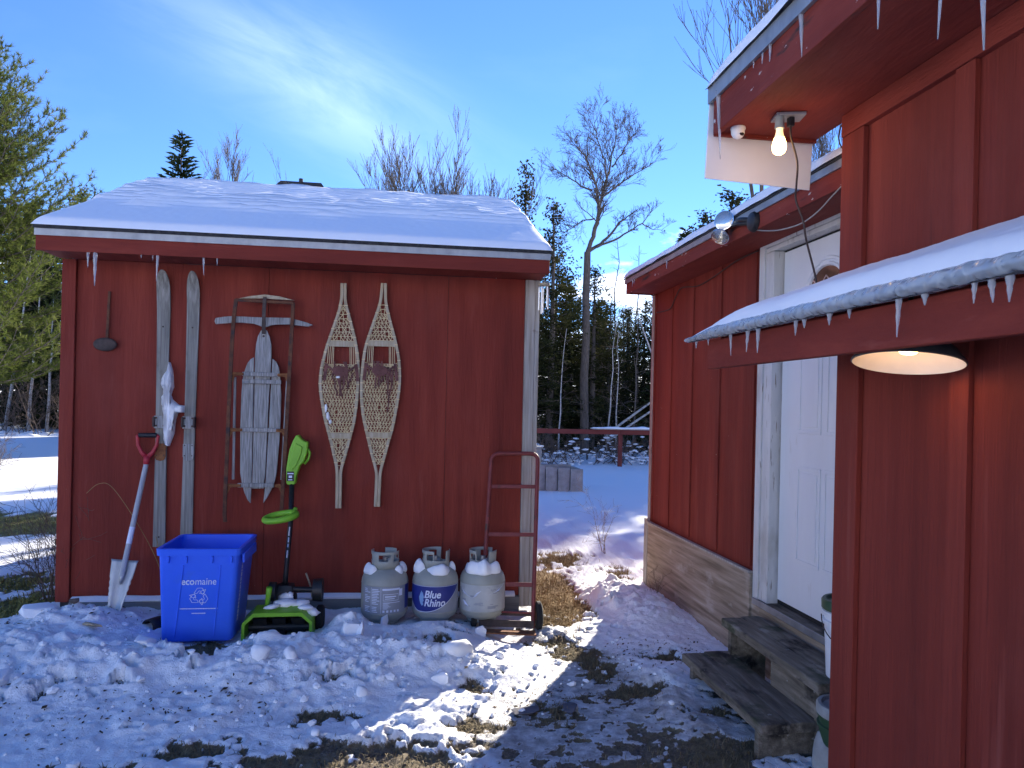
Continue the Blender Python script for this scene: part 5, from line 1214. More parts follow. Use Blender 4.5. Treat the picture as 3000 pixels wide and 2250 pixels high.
def build_flood():
    s = thing('floodlight', (1.83, 3.80, 2.57), 'twin chrome reflector floodlight on a black base on the door eave', 'floodlight')
    MB().lathe([(.001,-.030),(.030,-.030),(.048,-.022),(.056,-.004),(.056,.004)], M=Matrix.Translation((1.826,3.815,2.565)) @ Matrix.Rotation(R(90),4,'Y'), seg=28, cap1=True).build('base', M['black'], s, smooth='auto')
    def head(p, d, r, mat_face):
        d = Vector(d).normalized(); q = d.to_track_quat('Z','Y').to_matrix().to_4x4(); Mx = Matrix.Translation(p) @ q
        a = MB().lathe([(.018,-.050),(.026,-.040),(.040,-.022),(r*.86,-.008),(r,.004),(r,.012),(r-.004,.013)], M=Mx, seg=32, cap0=True).build('reflector', M['chrome'], s, smooth='auto')
        MB().lathe([(r-.004,.0125),(r*.7,.018),(r*.4,.021),(.001,.022)], M=Mx, seg=32).build('lens', mat_face, a, smooth=True)
        MB().tube([Mx @ Vector((0,0,-.048)), Mx @ Vector((0,0,-.085))], [.023,.019], 14).build('socket', M['black'], a, smooth='auto')
        return Mx @ Vector((0,0,-.085))
    e1 = head((1.768,4.070,2.628), (-.62,-.70,.10), .056, M['lens'])
    e2 = head((1.758,4.095,2.548), (-.50,-.42,-.70), .052, M['lens'])
    m = MB(); m.tube([e1, (1.795,3.92,2.60), (1.815,3.83,2.575)], [.014,.013,.016], 10); m.tube([e2, (1.80,3.95,2.585), (1.818,3.84,2.565)], [.012,.012,.014], 10); m.build('arm', M['black'], s, smooth=True)
def lens_mat():
    m = bpy.data.materials.new('ribbed_lens_glass'); m.use_nodes = True; b = m.node_tree.nodes['Principled BSDF']
    b.inputs['Base Color'].default_value = (.62,.62,.58,1); b.inputs['Roughness'].default_value = .12; b.inputs['Metallic'].default_value = .75; return m
M['lens'] = lens_mat()
build_flood()
def wire(name, pts, r_, mat, label, cat='cable', seg=6, sub=6):
    P_ = [Vector(p) for p in pts]; out = []
    for i in range(len(P_)-1):
        p0, p1, p2, p3 = P_[max(i-1,0)], P_[i], P_[i+1], P_[min(i+2,len(P_)-1)]
        for k in range(sub):
            t = k/sub; out.append(.5*((2*p1)+(p2-p0)*t+(2*p0-5*p1+4*p2-p3)*t*t+(3*p1-p0-3*p2+p3)*t**3))
    out.append(P_[-1]); c = P_[0]
    o = MB().tube([p-c for p in out], r_, seg).build(name, mat, smooth=True); o.location = c; return tag(o, label, cat)
wire('extension_cord', [(1.508,2.848,2.70),(1.51,2.845,2.655),(1.525,2.82,2.55),(1.54,2.85,2.47),(1.555,2.88,2.415),(1.575,2.855,2.325),(1.585,2.845,2.245),(1.60,2.80,2.10),(1.605,2.79,2.04)], .0042, M['cord'], 'brown power cord hanging from the bare bulb fixture to the canopy', 'cord')
wire('lamp_wire', [(1.842,3.833,2.525),(1.838,3.675,2.485),(1.835,3.528,2.458),(1.83,3.336,2.442),(1.82,3.176,2.456),(1.80,3.02,2.487),(1.77,2.86,2.51),(1.745,2.828,2.515)], .0035, M['cord_light'], 'pale wire looping from the floodlight to the near corner', 'cable')
wire('wall_cable', [(2.084,6.15,2.365),(2.086,5.95,2.355),(2.086,5.806,2.364),(2.086,5.689,2.447),(2.086,5.574,2.49),(2.086,5.26,2.454),(2.086,4.981,2.470),(2.086,4.60,2.515),(2.086,4.30,2.52)], .004, M['cord'], 'dark cable stapled under the eave of the door wall', 'cable')
wire('loop_wire', [(1.72,2.826,2.72),(1.712,2.83,2.70),(1.708,2.832,2.67),(1.712,2.83,2.64),(1.722,2.826,2.62)], .003, M['cord'], 'short wire loop at the top of the near corner board', 'cable')
o = MB().box(0,.492,0,.008,0,.375).build('white_panel', M['board_white'], bevel=.003); o.location = (1.264,3.130,2.560); o.rotation_euler = (0, R(2.6), 0)
tag(o, 'blank white board hanging below the end of the high soffit', 'board')
def build_dome():
    s = thing('dome_sensor', (1.362, 3.02, 2.75), 'small white dome sensor under the end of the high soffit', 'sensor')
    MB().lathe([(.001,2.749),(.030,2.749),(.032,2.742),(.030,2.737)], (1.362,3.02,0), 24).build('base', M['pail'], s, smooth='auto')
    MB().lathe([(.029,2.737),(.028,2.722),(.021,2.708),(.010,2.701),(.001,2.700)], (1.362,3.02,0), 24).build('dome', M['pail'], s, smooth=True)
    MB().lathe([(.001,0),(.009,0),(.009,.004)], M=Matrix.Translation((1.368,2.995,2.712)) @ Matrix.Rotation(R(60),4,'X'), seg=14, cap1=True).build('eye', M['black'], s)
build_dome()

# ------------------------------------------------------------------ steps and pails
def build_steps():
    s = thing('wooden_steps', (1.85, 3.55, 0), 'two dark weathered plank steps below the white door', 'steps')
    def plank(x0,x1,y0,y1,z0,z1,seed,n='tread'):
        m = MB(); rnd = random.Random(seed)
        k = 10; rings = []
        for i in range(k+1):
            y = y0+(y1-y0)*i/k; w = .004*mn.noise(Vector((seed,y*3,0))); zz = .003*mn.noise(Vector((seed+5,y*2,1)))
            rings.append([(x0+w,y,z0+zz),(x1+w*.5,y,z0+zz),(x1+w*.5,y,z1+zz),((x0+x1)/2,y,z1+zz+.002),(x0+w,y,z1+zz)])
        m.loft(rings, True, True).build(n, M['step'], s, bevel=.005)
    plank(1.568,1.705,3.10,4.06,.125,.170,1); plank(1.709,1.855,3.112,4.085,.125,.170,2)
    plank(1.805,1.925,3.055,4.075,.318,.362,3); plank(1.929,2.056,3.06,4.10,.318,.362,4)
    for y, a in ((3.14,1.575),(3.98,1.60)):
        MB().box(a, 1.845, y, y+.038, .0, .123).build('support', M['step'], s, bevel=.003)
    for y in (3.10, 4.01):
        MB().box(1.835, 2.045, y, y+.038, .0, .316).build('support', M['step'], s, bevel=.003)
    MB().box(1.838, 1.872, 3.14, 3.55, .175, .316).build('riser', M['step'], s, bevel=.003)
build_steps()
def build_pail(c, z0, hgt, rt, rb, label, lidm, handle, name='pail', bodym='pail'):
    s = thing(name, (c[0],c[1],z0), label, 'pail')
    MB().lathe([(.001,z0+.002),(rb,z0),(rb+(rt-rb)*.72,z0+hgt*.72),(rt+.006,z0+hgt*.73),(rt+.006,z0+hgt*.76),(rt-.004,z0+hgt*.77),(rt-.003,z0+hgt*.85),(rt+.006,z0+hgt*.86),(rt+.006,z0+hgt*.88),(rt-.002,z0+hgt*.89),(rt,z0+hgt)], (c[0],c[1],0), 40).build('body', M[bodym], s, smooth='auto')
    z = z0+hgt
    MB().lathe([(rt+.005,z-.034),(rt+.009,z-.030),(rt+.010,z+.004),(rt+.004,z+.012),(rt-.010,z+.012),(rt-.016,z-.002),(.001,z-.003)], (c[0],c[1],0), 40).build('lid', lidm, s, smooth='auto')
    if handle:
        pts = [(c[0]+ (rt+.008)*math.cos(a), c[1]+(rt+.008)*math.sin(a), z0+hgt*.80-.10*math.sin((a-R(150))/R(150)*math.pi)) for a in [R(150+150*k/14) for k in range(15)]]
        MB().tube(pts, .0025, 6).build('handle', M['iron_dark'], s, smooth=True)
build_pail((2.005,3.115), 0.364, .335, .128, .112, 'white plastic pail with dark green lid on the upper step', M['green_dark'], True)
build_pail((1.885,2.935), .0, .305, .128, .118, 'low dark tub with a pale grey lid between steps and near corner', M['concrete'], False, 'tub', 'green_dark')
o = lump(MB(), (0,0,0), (.075,.065,.13), 17, 3, .18).build('concrete_block', M['concrete'], smooth=True); o.location = (1.80,2.95,.08); tag(o, 'rounded grey concrete lump at the foot of the near corner', 'concrete block')

# ------------------------------------------------------------------ yard beyond the gap
def build_fence():
    s = thing('rail_fence', (5.0, 18.5, 0), 'low red rail fence in front of the woods', 'fence')
    for a, b in ((1.6,5.36),(5.365,10.5)):
        MB().box(a, b, 18.46, 18.52, .865, .985).build('rail', M['plain_red'], s, bevel=.005)
    for x in (1.9, 5.40, 8.9): MB().box(x-.05, x+.05, 18.525, 18.61, -.3, .93).build('post', M['plain_red'], s, bevel=.005)
    o = MB().box(4.64, 8.4, 18.36, 18.64, .988, 1.012).build('plank', M['wood_post'], bevel=.004); tag(o, 'loose board lying along the top of the red fence rail', 'board')
    m = MB(); n = 60; rings = []
    for k in range(n+1):
        x = 4.62+3.8*k/n; e = min(1, k/3, (n-k)/3)**.5 if 0 < k < n else .1; hh = (.055+.05*(fbm(np.array([x*3.]),np.array([1.]),3,61)[0]-.5)*2)*e
        rings.append([(x,18.345,1.012),(x,18.335,1.012+hh*.5),(x,18.40,1.012+hh),(x,18.55,1.012+hh*1.1),(x,18.64,1.012+hh*.7),(x,18.65,1.012)])
    o = m.loft(rings, True, True).build('snow_strip', M['snow'], smooth=True); tag(o, 'strip of snow on the board along the red fence', 'snow')
build_fence()
def build_planter():
    s = thing('plank_bed', (2.75, 13.3, 0), 'low grey plank garden bed standing in the snow beyond the gap', 'garden bed')
    xs = [2.24,2.45,2.66,2.875,3.10]
    for k in range(4):
        z1 = .49-.014*k; y0 = 13.06-.05*k
        MB().box(xs[k]+.004, xs[k+1]-.004, y0, y0+.05, -.1, z1).build('plank', M['concrete'], s, bevel=.006)
    for k in range(3): MB().box(3.05, 3.10, 12.97+.25*k, 13.21+.25*k, -.1, .44).build('plank', M['concrete'], s, bevel=.006)
    MB().box(2.26, 3.05, 13.70, 13.75, -.1, .47).build('plank', M['concrete'], s, bevel=.006)
    MB().box(2.22, 2.26, 13.12, 13.72, -.1, .47).build('plank', M['concrete'], s, bevel=.006)
    MB().box(2.27, 3.04, 13.13, 13.69, -.1, .38).build('soil', M['rock'], s)
    s = thing('concrete_box', (2.2, 14.6, 0), 'pale square box behind the grey plank bed', 'box')
    MB().box(1.75, 2.60, 14.3, 15.0, -.1, .72).build('body', M['concrete'], s, bevel=.02); MB().box(1.73, 2.62, 14.28, 15.02, .721, .76).build('top', M['concrete'], s, bevel=.01)
    m = MB(); lump(m, (2.15,14.65,.77), (.42,.32,.035), 4, 3, .15); o = m.build('box_snow', M['snow'], smooth=True); tag(o, 'snow on top of the pale box behind the plank bed', 'snow')
build_planter()
def build_far_house():
    s = thing('far_house', (-4.85, 34, 0), 'dark hip roof peak of a house showing above the shed ridge', 'house')
    zt = 11.17; e = [(-8.3,30.8,7.2),(-1.4,30.8,7.2),(-1.4,37.2,7.2),(-8.3,37.2,7.2)]
    MB().add([(-5.72,34,zt),(-3.98,34,zt)]+e, [(0,2,3,1),(1,3,4),(0,1,4,5),(0,5,2),(2,5,4,3)]).build('roof', M['shingle'], s)
    MB().box(-8.0, -1.7, 31.1, 36.9, 0, 7.2).build('wall', M['plain_red'], s)
    MB().tube([(-4.85,34,zt-.05),(-4.85,34,zt+.13)], .09, 10).build('vent', M['shingle'], s)
build_far_house()

# ------------------------------------------------------------------ trees
def tube_np(acc, pts, rad, seg):
    pts = [Vector(p) for p in pts]; base = acc['n']; prev = None; n = len(pts)
    for i, p in enumerate(pts):
        d = pts[min(i+1,n-1)]-pts[max(i-1,0)]
        d = d.normalized() if d.length > 1e-9 else Vector((0,0,1))
        a = d.orthogonal().normalized() if prev is None else (prev-d*prev.dot(d))
        a = a.normalized() if a.length > 1e-6 else d.orthogonal().normalized(); prev = a; b = d.cross(a)
        for k in range(seg):
            t = 2*math.pi*k/seg; q = p+(a*math.cos(t)+b*math.sin(t))*rad[i]; acc['v'].append((q.x,q.y,q.z))
    for i in range(n-1):
        for k in range(seg): acc['f'].append((base+i*seg+k, base+i*seg+(k+1)%seg, base+(i+1)*seg+(k+1)%seg, base+(i+1)*seg+k))
    acc['n'] += n*seg
def newacc(): return {'v': [], 'f': [], 'n': 0}

def grow(acc, p, d, L_, r, lvl, rnd, up=.25, spread=.75, kids=(4,7), maxl=3, wob=.16, seg0=5, minr=.006):
    n = 6 if lvl < 2 else 4; pts = [p]; dirs = [d]; q = p; dd = d
    for i in range(n):
        dd = (dd + Vector((rnd.uniform(-1,1),rnd.uniform(-1,1),rnd.uniform(-1,1)))*wob + Vector((0,0,up*.25))).normalized(); q = q+dd*(L_/n); pts.append(q); dirs.append(dd)
    rad = [max(minr*.7, r*(1-.78*i/n)) for i in range(n+1)]
    tube_np(acc, pts, rad, max(3, seg0-lvl))
    if lvl >= maxl: return
    for k in range(rnd.randint(*kids)):
        t = rnd.uniform(.22,1.0); i = min(n-1, int(t*n)); f = t*n-i; bp = pts[i].lerp(pts[i+1], f); bd = dirs[i]
        az = rnd.uniform(0,2*math.pi); o = bd.orthogonal().normalized(); o = Matrix.Rotation(az,3,bd) @ o
        nd = (bd*(1-spread*.55)+o*spread*rnd.uniform(.6,1.1)+Vector((0,0,up))).normalized()
        grow(acc, bp, nd, L_*rnd.uniform(.38,.62)*(1.1-.35*t), max(minr, rad[i]*rnd.uniform(.45,.62)), lvl+1, rnd, up, spread, kids, maxl, wob, seg0, minr)

def tree_from(name, loc, trunk_acc, crown_acc, mt, mc, label, cat='tree', group=None, rz=0):
    s = thing(name, loc, label, cat, group, rz)
    finish(mesh_np('trunk', trunk_acc['v'], trunk_acc['f']), 'trunk', mt, s, smooth=True)
    finish(mesh_np('crown', crown_acc['v'], crown_acc['f']), 'crown', mc, s, smooth=(mc is mt or mc is M['twig']))
    return s

# the tall bare hardwood in the gap, its limbs set out by hand
def build_oak():
    rnd = random.Random(11); k = 24.1/1620*.3333; bx, bz = 470, 960
    P = lambda pts, dep: [Vector(((x-bx)*k, dep*(i/(len(pts)-1))*1.0, 6.50-(y-bz)*k)) for i, (x, y) in enumerate(pts)]
    tr = newacc(); trunk = [(.05,0,-.2),(.03,.02,1.2),(-.02,.0,2.5),(.02,-.03,3.8),(-.02,0,5.0),(0,0,5.9),(.0,0,6.5)]
    tube_np(tr, trunk, [.165,.145,.135,.125,.12,.115,.105], 10)
    cr = newacc()
    limbs = [([(470,960),(500,860),(520,780),(520,700),(490,560),(450,470),(400,390),(330,340)], -.9, .105),
             ([(505,850),(545,700),(560,600),(590,500),(620,400),(650,250),(685,60)], .5, .085),
             ([(475,955),(560,900),(640,820),(700,740),(770,680),(850,620)], .8, .085),
             ([(530,925),(640,880),(720,830),(800,780),(860,690)], -.7, .06),
             ([(800,780),(880,810),(970,805)], .2, .025), ([(515,740),(440,750),(370,800),(330,820)], .5, .035),
             ([(490,560),(430,520),(340,450),(250,380)], .7, .05), ([(560,600),(640,540),(740,470),(860,400)], -.8, .05),
             ([(590,500),(560,380),(500,260),(460,120)], -.6, .045), ([(620,400),(680,320),(740,220),(770,140)], .6, .04)]
    for pts, dep, r0 in limbs:
        L_ = P(pts, dep); n = len(L_)
        if pts[0] == (800,780): L_ = [p+Vector((0,-.5,0)) for p in L_]
        # refine and jitter
        Q = []
        for a, b in zip(L_[:-1], L_[1:]):
            for j in range(3): Q.append(a.lerp(b, j/3)+Vector((rnd.uniform(-1,1),rnd.uniform(-1,1),rnd.uniform(-1,1)))*.018*(len(Q) > 0))
        Q.append(L_[-1]); m = len(Q); rad = [r0*.72*(1-.82*i/(m-1)) for i in range(m)]
        tube_np(cr, Q, rad, 7)
        low = pts[0] in ((530,925),(800,780),(475,955))
        cnt = int(m*(1.0 if low else 2.4))
        for _ in range(cnt):
            i = rnd.randint(m//4, m-2); d = (Q[i+1]-Q[i]).normalized(); o = Matrix.Rotation(rnd.uniform(0,6.28),3,d) @ d.orthogonal().normalized()
            nd = (d*.7+o*rnd.uniform(.5,.9)+Vector((0,0,.35))).normalized()
            grow(cr, Q[i], nd, rnd.uniform(.4,.95)*(.6 if low else 1), max(.008,rad[i]*.42), 1, rnd, .18, .7, (3,6), 3, .18, 5, .0055)
    tree_from('bare_tree', (5.60, 23.45, 0), tr, cr, M['bark'], M['bark'], 'tall bare hardwood with a crooked fork between shed and house', 'tree')
build_oak()

def bare_clump(loc, h, stems, label, seed, spread, base_h=2.5, r=.06, tilt=None, kids=(4,7), group=None, name='bare_tree', maxl=3, lean0=0):
    rnd = random.Random(seed); tr, cr = newacc(), newacc()
    tube_np(tr, [(0,0,-.2),(.02,.01,base_h*.5),(0,0,base_h)], [r*2.2,r*1.8,r*1.5], 8)
    for k in range(stems):
        a = 2*math.pi*k/stems+rnd.uniform(-.4,.4); t = rnd.uniform(.25,1.0)*spread
        d = Vector((math.cos(a)*t+lean0, math.sin(a)*t*.6, 1)).normalized()
        grow(cr, Vector((0,0,base_h*.9)), d, (h-base_h)*rnd.uniform(.75,1.0), r*rnd.uniform(.7,1), 0, rnd, .30, .48, kids, maxl, .09, 6, .006)
    return tree_from(name, loc, tr, cr, M['bark'], M['bark'], label, 'tree', group)
bare_clump((.75,20.0,0), 6.9, 20, 'bare many-stemmed tree fanning up behind the shed roof', 8, .85, 2.4, .055, kids=(6,9))
bare_clump((-5.8,27.0,0), 10.6, 1, 'slim bare tree rising beside the small spruce behind the shed', 9, .04, 6.0, .05, kids=(7,10))
bare_clump((-8.6,29.0,0), 8.6, 2, 'low bare treetop just left of the spruce behind the shed', 15, .2, 4.0, .05)
bare_clump((-4.9,28.0,0), 9.0, 2, 'low bare treetop just right of the slim bare tree', 19, .25, 4.0, .05)
bare_clump((6.25,12.7,0), 10.6, 4, 'tall bare birch towering above the near house roof', 23, .22, 4.4, .05, kids=(6,8))
bare_clump((13.3,22.6,0), 12.0, 4, 'bare treetop seen through the gap beside the bulb', 27, .25, 5.0, .06, kids=(6,8))

def conifer_acc(seed, h, r, base=.08, whorl=.24, per=(5,7), droop=.35, step=.13, tw=.30, wid=.055, lean=.0, thin=0.0, uptop=.5):
    rnd = random.Random(seed); tr, cr = newacc(), newacc()
    tube_np(tr, [(0,0,-.3),(rnd.uniform(-.03,.03),0,h*.4),(0,0,h*.75),(0,0,h)], [.018*h,.013*h,.006*h,.004], 7)
    z = h*base
    def tri(a, b, c_):
        k = cr['n']; cr['v'] += [tuple(a),tuple(b),tuple(c_)]; cr['f'].append((k,k+1,k+2)); cr['n'] += 3
    while z < h-.05:
        t = (z-h*base)/(h*(1-base)); R_ = r*(1-t)**.85+.10
        for k in range(rnd.randint(*per)):
            if rnd.random() < thin: continue
            a = rnd.uniform(0,6.283); L_ = R_*rnd.uniform(.62,1.12); d = Vector((math.cos(a),math.sin(a),0)); el = uptop*(t**1.5) - droop*(1-t)*.5
            p0 = Vector((0,0,z+rnd.uniform(-.1,.1))); n = max(2, int(L_/step)); prev = p0
            tube_pts = []
            for j in range(1,n+1):
                s_ = j/n; p = p0+d*(L_*s_)+Vector((0,0,L_*(el*s_-droop*s_*s_*.6+.22*s_**3)))
                w = tw*(1-.55*s_)*min(1,L_/.7)*rnd.uniform(.7,1.2)
                dirv = (p-prev).normalized(); side = dirv.cross(Vector((0,0,1))).normalized()
                for sg in (-1,1):
                    tip = p+(side*sg*.85+dirv*.75).normalized()*w+Vector((0,0,rnd.uniform(-.35,.10)*w))
                    up_ = Vector((rnd.uniform(-.3,.3),rnd.uniform(-.3,.3),1))*wid*.5
                    m_ = prev.lerp(p,.3)
                    tri(m_+up_, m_-up_*.9, tip); tri(m_+dirv*wid*.8, m_-dirv*wid*.6, tip.lerp(m_,rnd.uniform(0,.25))+Vector((0,0,rnd.uniform(-.06,.03))))
                    if rnd.random() < .55:
                        t2 = p+(side*sg*.4+dirv).normalized()*w*.7+Vector((0,0,rnd.uniform(-.5,.25)*w)); tri(p+up_*.8, p-up_*.8, t2)
                prev = p
            tri(prev+Vector((0,0,wid*.5)), prev-Vector((0,0,wid*.5)), prev+d*.16+Vector((0,0,.03)))
        z += whorl*rnd.uniform(.7,1.25)*(1-.45*t)
    for k in range(4): tri((.02,0,h-.15),(-.02,0,h-.15),(rnd.uniform(-.02,.02),0,h+.12))
    return tr, cr
def flat(acc): return np.array(acc['v'],dtype=np.float32), np.array(acc['f'],dtype=np.int32)
PROT = []
for i, (sd_, h, r, th, mt) in enumerate(((1,9.0,1.75,.05,'spruce'),(2,9.0,1.35,.12,'cedar'),(3,9.0,1.9,.15,'spruce'),(4,9.0,1.15,.05,'cedar'),(5,9.0,1.6,.25,'cedar'))):
    tr, cr = conifer_acc(sd_, h, r, .05, .21, (6,8), .35, .13, .33, .075, thin=th)
    PROT.append((mesh_np('trunk',tr['v'],tr['f']), mesh_np('crown',cr['v'],cr['f']), M[mt]))
def cedar_acc(seed, h, r):                       # ragged white-cedar: sprays in uneven clumps
    rnd = random.Random(seed); tr, cr = newacc(), newacc(); V_ = []; F_ = []
    tube_np(tr, [(0,0,-.3),(rnd.uniform(-.1,.1),0,h*.45),(rnd.uniform(-.08,.08),0,h*.8),(0,0,h)], [.016*h,.011*h,.005*h,.004], 7)
    z = h*.05
    while z < h-.1:
        t = z/h; R_ = r*(math.sin(min(1,(1-t)*1.35)*math.pi/2)**.9)*rnd.uniform(.55,1.15)+.08
        for k in range(rnd.randint(2,4)):
            a = rnd.uniform(0,6.283); L_ = R_*rnd.uniform(.35,1.15); d = Vector((math.cos(a),math.sin(a),rnd.uniform(-.25,.35))); p0 = Vector((0,0,z))
            tube_np(tr, [p0, p0+d*L_*.5+Vector((0,0,-.03)), p0+d*L_], [.014,.010,.004], 3)
            for c_ in range(max(2,int(L_/.16))):
                q = p0+d*L_*rnd.uniform(.25,1.05)+Vector((rnd.gauss(0,.10),rnd.gauss(0,.10),rnd.gauss(0,.08))); s_ = rnd.uniform(.08,.19)
                for j in range(9):
                    w = q+Vector((rnd.gauss(0,1),rnd.gauss(0,1),rnd.gauss(0,.8)))*s_*.8; e = Vector((rnd.uniform(-1,1),rnd.uniform(-1,1),rnd.uniform(-1,.6))).normalized(); f = e.orthogonal().normalized()
                    f = Matrix.Rotation(rnd.uniform(0,6.28),3,e) @ f; ln = rnd.uniform(.06,.13); wd = rnd.uniform(.018,.04); n = len(V_)
                    V_.extend([w+f*wd, w-f*wd, w+e*ln-f*wd*.4, w+e*ln*.8+f*wd*.7]); F_.append((n,n+1,n+2,n+3))
        z += rnd.uniform(.10,.24)
    cr['v'] = [tuple(v) for v in V_]; cr['f'] = F_
    return tr, cr
for sd_, h, r in ((31,9.0,1.35),(32,9.0,1.6),(33,9.0,1.1)):
    tr, cr = cedar_acc(sd_, h, r); PROT.append((mesh_np('trunk',tr['v'],tr['f']), mesh_np('crown',cr['v'],cr['f']), M['cedar']))
for tm, cm, mt in PROT: tm.materials.append(M['bark']); cm.materials.append(mt)
def plant(idx, x, y, h, label, group=None, rz=0, wide=1.0, z=-.1, name='evergreen_tree'):
    tm, cm, mt = PROT[idx]; s = thing(name, (x,y,z), label, 'tree', group, rz); k = h/9.0; s.scale = (k*wide,k*wide,k)
    for nm, me in (('trunk',tm),('crown',cm)):
        o = bpy.data.objects.new(nm, me); COL.objects.link(o); o.parent = s
    return s
plant(0, -7.35, 25.3, 10.1, 'small dark spruce poking above the left end of the shed roof', rz=.4)
plant(7, 3.90, 25.7, 10.1, 'thin tall evergreen just right of the shed ridge end', rz=1.0, wide=.85)
plant(5, 4.55, 23.9, 8.4, 'bushy evergreen left of the crooked hardwood trunk', rz=2.0, wide=1.0)
plant(6, 11.0, 24.7, 9.2, 'broad dark fir behind the floodlight and door roof', rz=.3, wide=1.55)
plant(5, 10.15, 25.2, 8.7, 'ragged lower evergreen at the left side of the broad fir', rz=1.1, wide=1.3)
plant(2, 10.2, 24.9, 8.2, 'dark fir half hidden by the floodlight, left of the broad fir', rz=2.1, wide=1.35)
plant(0, 12.1, 24.6, 7.5, 'dark fir showing just under the blank white board', rz=.9, wide=1.4)
plant(2, 9.5, 24.4, 7.7, 'shorter fir stepping down towards the end of the door roof', rz=3.3, wide=1.3)
plant(0, 8.85, 23.4, 7.5, 'small fir tip left of the floodlight above the door roof', rz=1.3)
plant(0, 14.5, 24.2, 10.6, 'fir tip seen beside the bare bulb through the soffit gap', rz=2.2)
rnd = random.Random(77)
WOOD = 'dark evergreen crowded in the woods behind the fence'
for x, y, h, i in ((5.0,25.3,6.9,5),(6.1,24.4,6.3,6),(6.9,25.2,5.4,5),(7.7,24.6,4.9,7),(8.4,25.0,5.8,6),(3.9,23.4,6.0,6),(3.0,24.4,6.4,5),(5.6,26.6,6.4,0),(7.0,27.5,5.6,6),(8.8,27.3,5.8,5),(9.6,25.8,6.2,0),(4.4,27.5,7.0,5),(6.4,29.5,6.6,6),(8.0,30,6.0,5),(10.4,28.5,7.0,0),(2.2,26.5,7.0,5),(12.8,27.5,8.4,0),(9.4,31.5,6.0,6),(5.0,31,7.0,5),(11.5,31.5,7.0,2),(7.4,32.5,6.4,6),(9.9,34.0,6.4,5),(12.2,34.5,7.4,0)):
    plant(i, x, y, h, WOOD, 'evergreens crowded behind the fence', rnd.uniform(0,6), rnd.uniform(.95,1.3))
for k in range(18):
    plant((0,2,5,6)[k % 4], 2.5+k*.85+rnd.uniform(-.3,.3), 37+rnd.uniform(0,5), rnd.uniform(6.2,7.6), WOOD, 'evergreens crowded behind the fence', rnd.uniform(0,6), rnd.uniform(1.1,1.4))
LW = 'dark evergreen in the woods left of the shed'
for k in range(21):
    x = -22+k*.62+rnd.uniform(-.5,.5); y = 33+rnd.uniform(0,7) + (0 if k % 2 else 3); plant(rnd.choice((0,2,5,6,5)), x, y, rnd.uniform(8.5,12.0), LW, 'evergreens in the woods left of the shed', rnd.uniform(0,6), rnd.uniform(.9,1.2))
# thin dead tamaracks against the bright sky, and saplings inside the wood
def sapling(loc, h, seed, label, group, mat, r=.035, lean=(0,0), kids=8, curl=0):
    rnd = random.Random(seed); tr, cr = newacc(), newacc(); pts = []; n = 8
    for i in range(n+1): t = i/n; pts.append((lean[0]*h*t+rnd.uniform(-1,1)*.015*h*t, lean[1]*h*t, -.1+h*t))
    tube_np(tr, pts, [max(.008,r*(1-.85*i/n)) for i in range(n+1)], 6)
    for k in range(kids):
        t = rnd.uniform(.25,.97); i = min(n-1,int(t*n)); p = Vector(pts[i]).lerp(Vector(pts[i+1]), t*n-i); a = rnd.uniform(0,6.28)
        grow(cr, p, Vector((math.cos(a),math.sin(a),rnd.uniform(-.1,.6))).normalized(), h*.14*(1.15-t)+.12, .009, 1, rnd, .1, .6, (2,4), 2, .2, 5, .004)
    return tree_from('sapling', loc, tr, cr, mat, M['twig'] if mat is not M['bark'] else M['bark'], label, 'tree', group)
sapling((8.3,29.5,0), 8.6, 3, 'thin dead tamarack against the bright sky, the left one', 'dead tamaracks behind the wood', M['bark'], .06, kids=46)
sapling((9.75,31.5,0), 8.7, 4, 'thin dead tamarack against the bright sky, the right one', 'dead tamaracks behind the wood', M['bark'], .06, kids=60)
for k, (x, y, h, lx) in enumerate(((4.35,21.3,3.9,.03),(5.15,21.0,3.4,-.02),(5.75,21.2,4.4,.05),(6.15,21.6,3.9,.0),(6.6,21.4,4.6,.02),(7.3,21.8,4.4,.03),(7.7,21.5,4.0,.06))):
    sapling((x,y,0), h, 30+k, 'slim pale sapling among the dark evergreens beyond the fence, %s from the left' % ORD[k], 'saplings beyond the fence', M['bark_pale'] if k in (0,2,3) else M['bark'], .03, (lx,0), kids=14)
for k, (x, y, h, lx) in enumerate(((-14.6,31.5,6.5,.05),(-15.6,31.8,7.5,.12),(-13.4,32.2,6.0,-.06),(-14.1,31.9,5.5,.04),(-16.4,32.0,7.0,.03),(-13.0,31.4,5.0,.02))):
    sapling((x,y,0), h, 60+k, 'pale birch trunk at the edge of the woods left of the shed, %s built along the edge' % ORD[k] if False else ['pale birch trunk in the middle of the woods edge left of the shed','leaning pale birch near the left picture edge','pale birch trunk closest to the shed corner','short pale birch between two taller ones left of the shed','pale birch at the far left edge of the woods','slim grey sapling hard against the shed corner'][k], 'birches at the left woods edge', M['bark_pale'], .075 if k != 5 else .04, (lx,0), kids=22)
# fallen and leaning poles in the wood
for k, (a, b, r_, lab) in enumerate((((8.15,21.2,.3),(6.85,21.8,4.2),.035,'pale leaning dead trunk across the dark wood'),((5.55,20.6,.75),(7.5,21.6,1.95),.04,'upper of two pale poles leaning behind the fence'),((5.55,20.4,.60),(7.45,21.3,1.70),.04,'lower of two pale poles leaning behind the fence'))):
    c = Vector(a); m = newacc(); tube_np(m, [Vector((0,0,0)), (Vector(b)-c)*.5+Vector((.03,0,.03)), Vector(b)-c], [r_,r_*.85,r_*.6], 7)
    o = finish(mesh_np('fallen_pole', m['v'], m['f']), 'fallen_pole', M['bark_pale'], smooth=True); o.location = c; tag(o, lab, 'dead trunk')

